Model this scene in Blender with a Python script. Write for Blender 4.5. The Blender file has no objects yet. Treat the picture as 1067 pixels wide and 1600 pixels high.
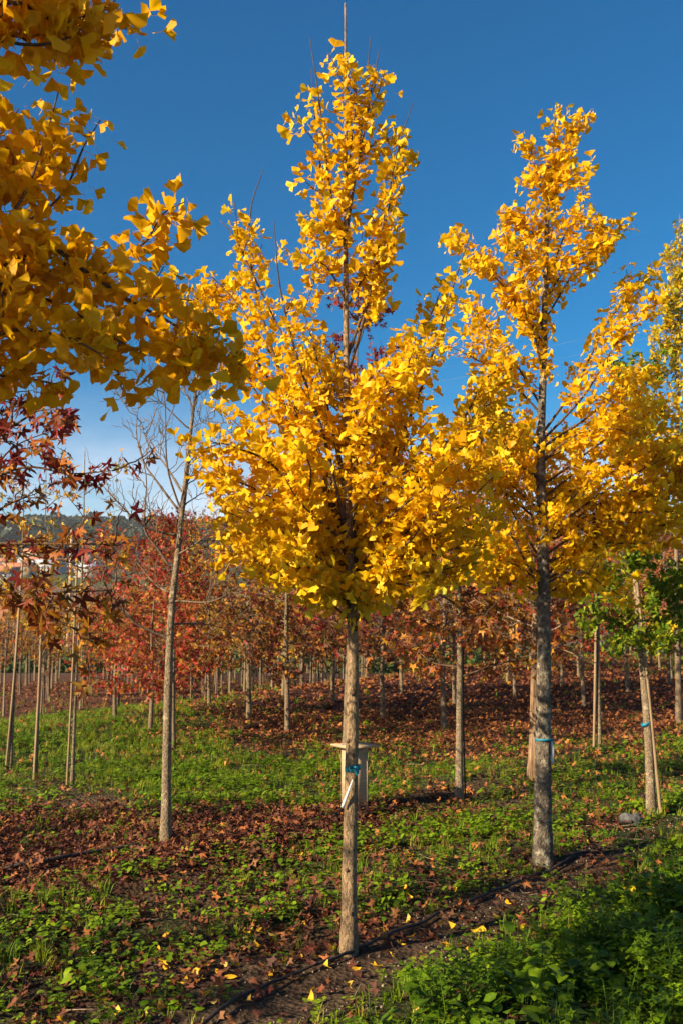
import bpy, math
import numpy as np
from mathutils import Matrix, Vector

# ------------------------------------------------------------------ camera, sky, sun, exposure
scene = bpy.context.scene
col = scene.collection
rng = np.random.default_rng(7)
F_PX, W_PX, H_PX = 1500.0, 1067.0, 1600.0
PITCH = math.atan(185.0 / F_PX)
EYE = 1.77

cam_d = bpy.data.cameras.new("camera")
cam = bpy.data.objects.new("camera", cam_d)
col.objects.link(cam)
cam.location = (0, 0, EYE)
cam.rotation_euler = (math.pi / 2 + PITCH, 0, 0)
cam_d.sensor_fit = 'VERTICAL'
cam_d.sensor_height = 36.0
cam_d.lens = 36.0 * F_PX / H_PX
cam_d.clip_end = 6000
cam_d.clip_start = 0.05
cam_d.dof.use_dof = True
cam_d.dof.focus_distance = 5.6
cam_d.dof.aperture_fstop = 8.0
scene.camera = cam

SUN_EL = math.radians(26)
SUN_AZ = math.atan2(-0.845, -0.535)          # clockwise from +Y: behind the camera, to its left

world = bpy.data.worlds.new("World")
scene.world = world
world.use_nodes = True
wn, wl = world.node_tree.nodes, world.node_tree.links
wn.clear()
out = wn.new('ShaderNodeOutputWorld')
bg = wn.new('ShaderNodeBackground')
sky = wn.new('ShaderNodeTexSky')
sky.sky_type = 'NISHITA'
sky.sun_disc = False
sky.sun_elevation = SUN_EL
sky.sun_rotation = SUN_AZ % (2 * math.pi)
sky.air_density = 1.0
sky.dust_density = 0.8
sky.ozone_density = 1.6
sky.altitude = 200
# soft low clouds all round the horizon
geo = wn.new('ShaderNodeTexCoord')
mp = wn.new('ShaderNodeMapping'); mp.inputs['Scale'].default_value = (3.2, 3.2, 11.0)
mp.inputs['Location'].default_value = (0.55, 0.0, 0.2)
nz = wn.new('ShaderNodeTexNoise'); nz.inputs['Scale'].default_value = 1.5; nz.inputs['Detail'].default_value = 7; nz.inputs['Roughness'].default_value = 0.52
ramp = wn.new('ShaderNodeMapRange'); ramp.inputs['From Min'].default_value = 0.36; ramp.inputs['From Max'].default_value = 0.66; ramp.inputs['To Min'].default_value = 0.22
sep = wn.new('ShaderNodeSeparateXYZ')
band = wn.new('ShaderNodeMapRange'); band.inputs['From Min'].default_value = 0.05; band.inputs['From Max'].default_value = 0.27
band.inputs['To Min'].default_value = 1.0; band.inputs['To Max'].default_value = 0.0; band.interpolation_type = 'SMOOTHSTEP'
mul = wn.new('ShaderNodeMath'); mul.operation = 'MULTIPLY'
mix = wn.new('ShaderNodeMixRGB'); mix.inputs['Color2'].default_value = (7.6, 7.9, 8.6, 1)
wl.new(geo.outputs['Generated'], mp.inputs['Vector']); wl.new(mp.outputs[0], nz.inputs['Vector'])
wl.new(nz.outputs['Fac'], ramp.inputs['Value']); wl.new(geo.outputs['Generated'], sep.inputs[0])
wl.new(sep.outputs['Z'], band.inputs['Value']); wl.new(ramp.outputs[0], mul.inputs[0]); wl.new(band.outputs[0], mul.inputs[1])
hsv = wn.new('ShaderNodeHueSaturation'); hsv.inputs['Saturation'].default_value = 2.1; hsv.inputs['Hue'].default_value = 0.500
wl.new(sky.outputs[0], hsv.inputs['Color'])
wl.new(mul.outputs[0], mix.inputs['Fac']); wl.new(hsv.outputs[0], mix.inputs['Color1'])
wl.new(mix.outputs[0], bg.inputs['Color']); wl.new(bg.outputs[0], out.inputs['Surface'])
bg.inputs['Strength'].default_value = 0.052

sun_d = bpy.data.lights.new("sun", 'SUN')
sun_d.energy = 5.0
sun_d.angle = math.radians(0.5)
sun_d.color = (1.0, 0.82, 0.55)
sun = bpy.data.objects.new("sun", sun_d)
col.objects.link(sun)
to_sun = Vector((math.sin(SUN_AZ) * math.cos(SUN_EL), math.cos(SUN_AZ) * math.cos(SUN_EL), math.sin(SUN_EL)))
sun.rotation_euler = (-to_sun).to_track_quat('-Z', 'Y').to_euler()

scene.view_settings.view_transform = 'Standard'
scene.view_settings.look = 'None'
scene.view_settings.exposure = 1.4
scene.view_settings.gamma = 1.0
scene.view_settings.use_curve_mapping = False
scene.render.engine = 'CYCLES'
scene.cycles.max_bounces = 7
scene.cycles.diffuse_bounces = 3
scene.cycles.transmission_bounces = 4
scene.cycles.use_denoising = True

HAZE = 0.00018
# ------------------------------------------------------------------ helpers
CP, SP = math.cos(PITCH), math.sin(PITCH)

def ray(px, py):
    u = (np.asarray(px, float) - W_PX / 2) / F_PX
    v = (H_PX / 2 - np.asarray(py, float)) / F_PX
    return np.stack([u, CP - v * SP, SP + v * CP], -1)

def at(px, py, Y):
    d = ray(px, py)
    t = Y / d[..., 1]
    return np.array([0, 0, EYE]) + d * np.asarray(t)[..., None]

def project(P):
    P = np.asarray(P, float)
    x, y, z = P[..., 0], P[..., 1], P[..., 2] - EYE
    dep = np.maximum(y * CP + z * SP, 1e-3)
    return W_PX / 2 + F_PX * x / dep, H_PX / 2 - F_PX * (z * CP - y * SP) / dep, dep

def vnoise(x, y, seed=0):
    x = np.asarray(x, float); y = np.asarray(y, float)
    xi, yi = np.floor(x), np.floor(y)
    fx, fy = x - xi, y - yi
    fx, fy = fx * fx * (3 - 2 * fx), fy * fy * (3 - 2 * fy)
    def h(a, b):
        s = np.sin(a * 127.1 + b * 311.7 + seed * 74.7) * 43758.5453
        return s - np.floor(s)
    return (h(xi, yi) * (1 - fx) + h(xi + 1, yi) * fx) * (1 - fy) + (h(xi, yi + 1) * (1 - fx) + h(xi + 1, yi + 1) * fx) * fy

def fbm(x, y, seed=0, o=4):
    s, a, t = 0, 0.5, 0
    for k in range(o):
        s = s + a * vnoise(x * 2 ** k, y * 2 ** k, seed + k); t += a; a *= 0.5
    return s / t

def sstep(a, b, x):
    t = np.clip((x - a) / (b - a), 0, 1)
    return t * t * (3 - 2 * t)

CREST_A = np.array([-5.6, 15.5]); CREST_N = np.array([-0.85, 0.52])
YK = np.array([-40, 5.5, 20, 34, 50, 70, 120, 160, 220, 350, 470, 600, 900, 2500.0])
ZK = np.array([0, 0, 0.30, 0.62, 0.55, -1.0, -4.0, 1.0, 8.5, 22, 38, 60, 66, 60.0])

def row_dist(x, y):
    "signed distance to the near tree row; positive towards the camera's right"
    return (x - 0.04) * 0.78 - (y - 5.26) * 0.62

def ground(x, y):
    x = np.asarray(x, float); y = np.asarray(y, float)
    z = np.interp(y, YK, ZK)
    s = (x - CREST_A[0]) * CREST_N[0] + (y - CREST_A[1]) * CREST_N[1]
    near = 1 - sstep(60, 90, y)
    z = z - 0.95 * sstep(0.0, 5.0, s) * near
    z = z + 0.14 * np.exp(-((s + 1.6) / 1.5) ** 2) * near
    near2 = 1 - sstep(20, 45, y)
    z = z + near2 * (0.10 * (fbm(x * 0.9, y * 0.9, 3) - 0.5) + 0.07 * (fbm(x * 3.5, y * 3.5, 9) - 0.5))
    rd = row_dist(x, y)
    z = z + near2 * 0.07 * np.exp(-((rd + 2.35) / 0.35) ** 2)            # litter berm of the second row
    z = z - near2 * 0.03 * np.exp(-((rd) / 0.45) ** 2)                   # bare strip of the near row
    z = z + sstep(90, 300, y) * 9 * (fbm(x / 90.0, y / 110.0, 21) - 0.5)
    return z

def on_ground(px, py, lo=2.0, hi=60.0):
    d = ray(px, py)
    ys = np.linspace(lo, hi, 6000)
    t = ys / d[1]
    zz = EYE + d[2] * t
    g = ground(d[0] * t, ys)
    k = np.argmax(zz <= g)
    if zz[k] > g[k]: k = len(ys) - 1
    return np.array([d[0] * t[k], ys[k], g[k]])

class Acc:
    def __init__(s): s.V, s.T, s.I, s.n = [], [], [], 0
    def add(s, V, T, tint=0.0):
        s.V.append(np.asarray(V, float)); s.T.append(np.asarray(T, int) + s.n); s.n += len(V)
        s.I.append(np.full(len(V), tint) if np.isscalar(tint) else np.asarray(tint))
        return s
    def get(s): return np.concatenate(s.V), np.concatenate(s.T), np.concatenate(s.I)

def mesh_data(name, V, T, mat=None, tint=None, smooth=False):
    V = np.asarray(V, np.float32); T = np.asarray(T, np.int32)
    me = bpy.data.meshes.new(name)
    me.vertices.add(len(V)); me.vertices.foreach_set('co', V.ravel())
    me.loops.add(T.size); me.loops.foreach_set('vertex_index', T.ravel())
    me.polygons.add(len(T)); me.polygons.foreach_set('loop_start', np.arange(0, T.size, 3, dtype=np.int32))
    if smooth: me.polygons.foreach_set('use_smooth', np.ones(len(T), bool))
    if tint is not None:
        a = me.attributes.new('tint', 'FLOAT', 'POINT'); a.data.foreach_set('value', np.asarray(tint, np.float32))
    me.update(calc_edges=True)
    if mat: me.materials.append(mat)
    return me

def link(name, data, parent=None, loc=None):
    o = bpy.data.objects.new(name, data); col.objects.link(o)
    if parent: o.parent = parent
    if loc is not None: o.location = [float(c) for c in loc]
    return o

def obj(name, V, T, mat, parent=None, tint=None, smooth=False, origin=None):
    V = np.asarray(V, float)
    if origin is not None: V = V - np.asarray(origin)
    return link(name, mesh_data(name, V, T, mat, tint, smooth), parent, origin if parent is None else None)

def tag(o, label=None, cat=None, group=None, kind=None):
    if label: o['label'] = label
    if cat: o['category'] = cat
    if group: o['group'] = group
    if kind: o['kind'] = kind
    return o

def thing(name, label, cat, loc, group=None):
    return tag(link(name, None, None, loc), label, cat, group)

def smooth_line(pts, n=8):
    P = np.asarray(pts, float)
    if len(P) < 3: 
        t = np.linspace(0, 1, n + 1)[:, None]; return P[0] * (1 - t) + P[-1] * t
    Q = np.vstack([2 * P[0] - P[1], P, 2 * P[-1] - P[-2]])
    outp = []
    for i in range(1, len(Q) - 2):
        t = np.linspace(0, 1, n, endpoint=False)[:, None]
        a, b, c, d = Q[i - 1], Q[i], Q[i + 1], Q[i + 2]
        outp.append(0.5 * (2 * b + (c - a) * t + (2 * a - 5 * b + 4 * c - d) * t ** 2 + (3 * b - a - 3 * c + d) * t ** 3))
    outp.append(P[-1:])
    return np.vstack(outp)

def unit(v):
    v = np.asarray(v, float); return v / np.maximum(np.linalg.norm(v, axis=-1, keepdims=True), 1e-9)

def tube(pts, radii, sides=7, cap=True, lump=0.0):
    P = np.asarray(pts, float); n = len(P)
    radii = np.broadcast_to(np.asarray(radii, float), (n,))
    tan = unit(np.gradient(P, axis=0))
    ref = np.array([1.0, 0, 0]) if abs(tan[0][0]) < 0.8 else np.array([0, 1.0, 0])
    V = []
    a = np.arange(sides) / sides * 2 * math.pi
    for i in range(n):
        ref = unit(ref - tan[i] * ref.dot(tan[i])); b = np.cross(tan[i], ref)
        r = radii[i] * (1 + (lump * rng.normal(size=sides) if lump else 0))
        V.append(P[i] + (np.cos(a) * r)[:, None] * ref + (np.sin(a) * r)[:, None] * b)
    V = np.concatenate(V)
    i, j = np.meshgrid(np.arange(n - 1), np.arange(sides), indexing='ij')
    q0 = i * sides + j; q1 = i * sides + (j + 1) % sides
    T = np.concatenate([np.stack([q0, q1, q1 + sides], -1).reshape(-1, 3), np.stack([q0, q1 + sides, q0 + sides], -1).reshape(-1, 3)])
    if cap:
        V = np.vstack([V, P[-1]]); e = (n - 1) * sides
        T = np.vstack([T, [[e + k, e + (k + 1) % sides, len(V) - 1] for k in range(sides)]])
    return V, T

BOX_T = np.array([[0, 2, 1], [0, 3, 2], [4, 5, 6], [4, 6, 7], [0, 1, 5], [0, 5, 4], [1, 2, 6], [1, 6, 5], [2, 3, 7], [2, 7, 6], [3, 0, 4], [3, 4, 7]])
def box(x0, x1, y0, y1, z0, z1):
    return np.array([[x0, y0, z0], [x1, y0, z0], [x1, y1, z0], [x0, y1, z0], [x0, y0, z1], [x1, y0, z1], [x1, y1, z1], [x0, y1, z1]], float), BOX_T

def rotz(V, a):
    c, s = math.cos(a), math.sin(a)
    return np.asarray(V) @ np.array([[c, s, 0], [-s, c, 0], [0, 0, 1]])

# ------------------------------------------------------------------ materials
def new_mat(name):
    m = bpy.data.materials.new(name); m.use_nodes = True
    n, l = m.node_tree.nodes, m.node_tree.links
    return m, n, l, n['Principled BSDF'], n['Material Output']

def leaf_mat(name, stops, transl=0.38, rough=0.5, spot=0.25, tr_gain=1.0):
    m, n, l, p, o = new_mat(name)
    at_ = n.new('ShaderNodeAttribute'); at_.attribute_name = 'tint'
    oi = n.new('ShaderNodeObjectInfo')
    add = n.new('ShaderNodeMath'); add.operation = 'ADD'
    fr = n.new('ShaderNodeMath'); fr.operation = 'FRACT'
    l.new(at_.outputs['Fac'], add.inputs[0]); l.new(oi.outputs['Random'], add.inputs[1]); l.new(add.outputs[0], fr.inputs[0])
    cr = n.new('ShaderNodeValToRGB')
    els = cr.color_ramp.elements
    while len(els) < len(stops): els.new(0.5)
    for e, (pos, c) in zip(els, stops): e.position = pos; e.color = (*c, 1)
    l.new(fr.outputs[0], cr.inputs['Fac'])
    tc = n.new('ShaderNodeTexCoord'); nz = n.new('ShaderNodeTexNoise'); nz.inputs['Scale'].default_value = 55; nz.inputs['Detail'].default_value = 3
    l.new(tc.outputs['Object'], nz.inputs['Vector'])
    mr = n.new('ShaderNodeMapRange'); mr.inputs['From Min'].default_value = 0.3; mr.inputs['From Max'].default_value = 0.7
    mr.inputs['To Min'].default_value = 1 - spot; mr.inputs['To Max'].default_value = 1 + spot * 0.4
    l.new(nz.outputs['Fac'], mr.inputs['Value'])
    mu = n.new('ShaderNodeMixRGB'); mu.blend_type = 'MULTIPLY'; mu.inputs['Fac'].default_value = 1
    l.new(cr.outputs['Color'], mu.inputs['Color1']); l.new(mr.outputs[0], mu.inputs['Color2'])
    l.new(mu.outputs[0], p.inputs['Base Color'])
    p.inputs['Roughness'].default_value = rough
    p.inputs['Specular IOR Level'].default_value = 0.2
    t = n.new('ShaderNodeBsdfTranslucent')
    l.new(mu.outputs[0], t.inputs['Color'])
    mx = n.new('ShaderNodeMixShader'); mx.inputs['Fac'].default_value = transl
    l.new(p.outputs[0], mx.inputs[1]); l.new(t.outputs[0], mx.inputs[2]); l.new(mx.outputs[0], o.inputs['Surface'])
    return m

def bark_mat(name, dark, light, scale=26, stretch=0.18, bump=0.5, patch=None, patch_cut=0.56):
    m, n, l, p, o = new_mat(name)
    tc = n.new('ShaderNodeTexCoord'); mp = n.new('ShaderNodeMapping'); mp.inputs['Scale'].default_value = (1, 1, stretch)
    l.new(tc.outputs['Object'], mp.inputs['Vector'])
    nz = n.new('ShaderNodeTexNoise'); nz.inputs['Scale'].default_value = scale * 2.2; nz.inputs['Detail'].default_value = 6; nz.inputs['Roughness'].default_value = 0.65
    l.new(mp.outputs[0], nz.inputs['Vector'])
    n2 = n.new('ShaderNodeTexNoise'); n2.inputs['Scale'].default_value = 9; n2.inputs['Detail'].default_value = 4
    l.new(tc.outputs['Object'], n2.inputs['Vector'])
    cr = n.new('ShaderNodeValToRGB')
    cr.color_ramp.elements[0].position = 0.34; cr.color_ramp.elements[0].color = (*dark, 1)
    cr.color_ramp.elements[1].position = 0.66; cr.color_ramp.elements[1].color = (*light, 1)
    l.new(nz.outputs['Fac'], cr.inputs['Fac'])
    last = cr.outputs['Color']
    if patch:
        n3 = n.new('ShaderNodeTexNoise'); n3.inputs['Scale'].default_value = 16; n3.inputs['Detail'].default_value = 7; n3.inputs['Roughness'].default_value = 0.7
        l.new(tc.outputs['Object'], n3.inputs['Vector'])
        c3 = n.new('ShaderNodeMapRange'); c3.inputs['From Min'].default_value = patch_cut - 0.03; c3.inputs['From Max'].default_value = patch_cut + 0.05
        l.new(n3.outputs['Fac'], c3.inputs['Value'])
        mm = n.new('ShaderNodeMixRGB'); mm.inputs['Color2'].default_value = (*patch, 1)
        l.new(c3.outputs[0], mm.inputs['Fac']); l.new(last, mm.inputs['Color1']); last = mm.outputs[0]
    mr = n.new('ShaderNodeMapRange'); mr.inputs['To Min'].default_value = 0.55; mr.inputs['To Max'].default_value = 1.35
    l.new(n2.outputs['Fac'], mr.inputs['Value'])
    mu = n.new('ShaderNodeMixRGB'); mu.blend_type = 'MULTIPLY'; mu.inputs['Fac'].default_value = 0.8
    l.new(last, mu.inputs['Color1']); l.new(mr.outputs[0], mu.inputs['Color2'])
    l.new(mu.outputs[0], p.inputs['Base Color']); p.inputs['Roughness'].default_value = 0.9; p.inputs['Specular IOR Level'].default_value = 0.15
    bp = n.new('ShaderNodeBump'); bp.inputs['Strength'].default_value = bump; bp.inputs['Distance'].default_value = 0.03
    l.new(nz.outputs['Fac'], bp.inputs['Height']); l.new(bp.outputs[0], p.inputs['Normal'])
    return m

def plain_mat(name, c, rough=0.6, var=0.25, scale=20, bump=0.0, spec=0.3, stretch=(1, 1, 1)):
    m, n, l, p, o = new_mat(name)
    tc = n.new('ShaderNodeTexCoord'); mp = n.new('ShaderNodeMapping'); mp.inputs['Scale'].default_value = stretch
    nz = n.new('ShaderNodeTexNoise'); nz.inputs['Scale'].default_value = scale; nz.inputs['Detail'].default_value = 5
    l.new(tc.outputs['Object'], mp.inputs['Vector']); l.new(mp.outputs[0], nz.inputs['Vector'])
    mr = n.new('ShaderNodeMapRange'); mr.inputs['From Min'].default_value = 0.3; mr.inputs['From Max'].default_value = 0.7
    mr.inputs['To Min'].default_value = 1 - var; mr.inputs['To Max'].default_value = 1 + var
    l.new(nz.outputs['Fac'], mr.inputs['Value'])
    mu = n.new('ShaderNodeMixRGB'); mu.blend_type = 'MULTIPLY'; mu.inputs['Fac'].default_value = 1; mu.inputs['Color1'].default_value = (*c, 1)
    l.new(mr.outputs[0], mu.inputs['Color2']); l.new(mu.outputs[0], p.inputs['Base Color'])
    p.inputs['Roughness'].default_value = rough; p.inputs['Specular IOR Level'].default_value = spec
    if bump:
        bp = n.new('ShaderNodeBump'); bp.inputs['Strength'].default_value = bump; bp.inputs['Distance'].default_value = 0.01
        l.new(nz.outputs['Fac'], bp.inputs['Height']); l.new(bp.outputs[0], p.inputs['Normal'])
    return m

GOLD = leaf_mat('ginkgo_gold', [(0, (.78, .40, .004)), (.35, (.82, .48, .005)), (.75, (.86, .58, .010)), (.92, (.70, .52, .015)), (1, (.74, .35, .004))], .48)
LEMON = leaf_mat('ginkgo_lemon', [(0, (.80, .52, .02)), (.5, (.80, .60, .03)), (1, (.62, .55, .04))], .42)
AMBER = leaf_mat('ginkgo_amber', [(0, (.80, .39, .003)), (.5, (.83, .46, .004)), (.9, (.85, .54, .007)), (1, (.70, .33, .004))], .50)
LIME = leaf_mat('ginkgo_green', [(0, (.06, .13, .008)), (.35, (.12, .21, .010)), (.7, (.34, .34, .014)), (1, (.07, .14, .008))], .4)
PALE = leaf_mat('ginkgo_pale_green', [(0, (.58, .40, .015)), (.4, (.68, .44, .012)), (.8, (.32, .36, .02)), (1, (.66, .36, .012))], .4)
SG_RED = leaf_mat('sweetgum_red', [(0, (.26, .02, .02)), (.3, (.40, .04, .026)), (.5, (.44, .10, .02)), (.65, (.14, .02, .018)), (.82, (.50, .22, .02)), (.92, (.17, .13, .02)), (1, (.28, .02, .022))], .34)
SG_RUST = leaf_mat('sweetgum_rust', [(0, (.18, .035, .018)), (.25, (.38, .12, .018)), (.45, (.52, .26, .02)), (.6, (.12, .03, .022)), (.75, (.34, .065, .02)), (.88, (.14, .11, .02)), (1, (.22, .05, .018))], .34)
SG_BROWN = leaf_mat('sweetgum_brown', [(0, (.13, .03, .026)), (.25, (.28, .06, .03)), (.45, (.54, .26, .025)), (.6, (.17, .07, .06)), (.8, (.15, .16, .03)), (.9, (.50, .18, .02)), (1, (.15, .03, .03))], .32)
SG_GOLD = leaf_mat('sweetgum_gold', [(0, (.50, .24, .02)), (.35, (.60, .36, .025)), (.6, (.20, .22, .03)), (.8, (.46, .15, .02)), (1, (.30, .07, .02))], .34)
SG_DARK = leaf_mat('sweetgum_dark_red', [(0, (.16, .012, .016)), (.3, (.24, .03, .02)), (.55, (.46, .20, .03)), (.7, (.12, .05, .018)), (1, (.20, .015, .018))], .34)
SG_AUTUMN = leaf_mat('sweetgum_autumn', [(0, (.24, .06, .012)), (.2, (.50, .22, .015)), (.35, (.09, .02, .014)), (.55, (.28, .06, .012)), (.68, (.10, .07, .015)), (.82, (.48, .24, .02)), (1, (.09, .025, .014))], .36)
LITTER = leaf_mat('leaf_litter', [(0, (.055, .022, .018)), (.22, (.12, .04, .022)), (.42, (.19, .062, .026)), (.55, (.07, .032, .022)), (.70, (.22, .10, .042)), (.82, (.34, .12, .028)), (.9, (.14, .03, .02)), (1, (.09, .03, .02))], .12, rough=.75)
LITTER_RED = leaf_mat('leaf_litter_red', [(0, (.10, .032, .018)), (.3, (.22, .068, .026)), (.55, (.34, .125, .035)), (.72, (.14, .055, .03)), (.88, (.46, .20, .04)), (1, (.15, .036, .02))], .12, rough=.75)
LITTER_FAR = leaf_mat('leaf_litter_far', [(0, (.08, .025, .015)), (.3, (.17, .05, .021)), (.55, (.26, .09, .026)), (.72, (.11, .042, .024)), (.88, (.40, .16, .03)), (1, (.12, .028, .016))], .1, rough=.8)
YELLOW = leaf_mat('fallen_gold', [(0, (.72, .40, .015)), (.6, (.78, .46, .03)), (1, (.62, .42, .12))], .2)
WEED = leaf_mat('weed_green', [(0, (.065, .135, .004)), (.4, (.115, .21, .005)), (.8, (.20, .30, .008)), (1, (.09, .16, .006))], .35, rough=.5)
LUSH = leaf_mat('lush_weed_green', [(0, (.055, .12, .005)), (.5, (.10, .19, .006)), (.85, (.18, .28, .008)), (1, (.07, .14, .007))], .35, rough=.5)
GRASS = leaf_mat('grass_green', [(0, (.10, .18, .005)), (.5, (.17, .26, .006)), (.85, (.27, .31, .015)), (1, (.32, .24, .06))], .35)
BARK_TAN = bark_mat('bark_ginkgo_tan', (.11, .07, .04), (.46, .32, .19), 40, .42, 1.0, patch=(.20, .14, .09), patch_cut=.60)
BARK_GREY = bark_mat('bark_ginkgo_grey', (.045, .036, .028), (.20, .16, .12), 34, .5, .9, patch=(.34, .30, .22), patch_cut=.55)
BARK_PALE = bark_mat('bark_pale', (.09, .063, .04), (.35, .27, .18), 40, .6, 1.0, patch=(.42, .34, .23), patch_cut=.58)
BARK_CORK = bark_mat('bark_corky', (.055, .032, .02), (.36, .23, .14), 17, .10, 1.0)
BARK_SG = bark_mat('bark_sweetgum', (.09, .065, .042), (.27, .20, .13), 30, .6, .8)
TWIG = bark_mat('twig_bark', (.045, .028, .018), (.13, .085, .055), 40, .3, .3)
TWIG_PALE = bark_mat('twig_pale', (.16, .11, .075), (.36, .27, .19), 40, .3, .3)
TWIG_MID = bark_mat('twig_mid', (.07, .048, .034), (.22, .16, .11), 40, .3, .3)
STAKE = plain_mat('stake_wood', (.22, .15, .09), .8, .3, 14, .2, stretch=(6, 6, .5))
STAKE_DARK = plain_mat('stake_dark', (.045, .03, .022), .8, .3, 14)
HOSE = plain_mat('hose_black', (.028, .022, .02), .55, .4, 40)
TEAL = plain_mat('ribbon_teal', (.008, .15, .23), .45, .15, 60)
WHITE = plain_mat('tag_white', (.55, .55, .54), .5, .08, 30)
PLY = plain_mat('plywood', (.36, .26, .16), .75, .18, 8, .1, stretch=(1, 1, 6))
STONE = plain_mat('stone_grey', (.07, .07, .072), .85, .5, 30, .8)
DARKBAG = plain_mat('dark_plastic', (.018, .017, .024), .35, .3, 12, .3, spec=.5)
FLOWER = plain_mat('flower_yellow', (.85, .58, .01), .5, .1)
STEMG = plain_mat('stem_green', (.08, .14, .02), .6, .2)

# ------------------------------------------------------------------ ground zones read from the photograph
ZX = np.array([0, 130, 270, 400, 540, 670, 800, 930, 1067.0])
ZY = np.array([1000, 1040, 1080, 1120, 1160, 1200, 1240, 1280, 1320, 1360, 1400, 1450, 1500, 1550, 1600.0])
ZG = np.array([
 [.3, .3, .3, .3, .3, .4, .5, .5, .6], [.15, .15, .2, .3, .3, .3, .35, .4, .4], [.05, .08, .35, .35, .12, .10, .15, .15, .15], [.7, .65, .65, .2, .2, .12, .12, .15, .18],
 [.95, .95, .7, .35, .35, .2, .25, .45, .7], [.5, .8, .95, .95, .8, .8, .5, .75, .75], [.6, .35, .9, .85, .55, .3, .55, .8, .6], [.2, .25, .2, .12, .2, .55, .8, .7, .75],
 [.06, .06, .06, .3, .5, .8, .7, .35, .9], [.12, .15, .45, .6, .6, .8, .35, .12, .85], [.6, .6, .55, .5, .5, .55, .12, .5, .7], [.6, .6, .5, .45, .3, .08, .3, .95, 1],
 [.6, .6, .5, .25, .08, .3, .95, 1, 1], [.6, .5, .35, .12, .25, .9, 1, 1, 1], [.5, .4, .2, .1, .7, 1, 1, 1, 1]])
ZL = np.array([
 [.3, .3, .3, .4, .5, .6, .5, .5, .4], [.3, .3, .3, .6, .8, .9, .9, .8, .7], [.5, .5, .6, .8, 1, 1, 1, 1, 1], [.15, .2, .45, .9, .9, 1, 1, 1, .9],
 [.04, .04, .4, .6, .8, .9, .7, .5, .5], [.2, .1, .08, .1, .3, .3, .4, .3, .3], [.2, .3, .08, .2, .5, .5, .4, .3, .4], [.8, .8, .9, 1, .9, .6, .3, .3, .3],
 [1, 1, 1, .9, .7, .4, .35, .5, .2], [.9, .9, .7, .5, .4, .3, .45, .5, .2], [.55, .55, .5, .5, .5, .4, .35, .3, .2], [.5, .5, .5, .5, .45, .35, .25, .1, .06],
 [.5, .5, .5, .4, .35, .25, .08, .05, .05], [.5, .5, .4, .3, .25, .1, .05, .05, .05], [.45, .4, .35, .25, .12, .05, .05, .05, .05]])

def zone(tab, x, y):
    px, py, _ = project(np.stack([x, y, ground(x, y)], -1))
    px = np.clip(px, 0, 1066.9); py = np.clip(py, 1000, 1599.9)
    i = np.clip(np.searchsorted(ZX, px, side='right') - 1, 0, len(ZX) - 2); fx = (px - ZX[i]) / (ZX[i + 1] - ZX[i])
    j = np.clip(np.searchsorted(ZY, py, side='right') - 1, 0, len(ZY) - 2); fy = (py - ZY[j]) / (ZY[j + 1] - ZY[j])
    return (tab[j, i] * (1 - fx) + tab[j, i + 1] * fx) * (1 - fy) + (tab[j + 1, i] * (1 - fx) + tab[j + 1, i + 1] * fx) * fy

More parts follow.
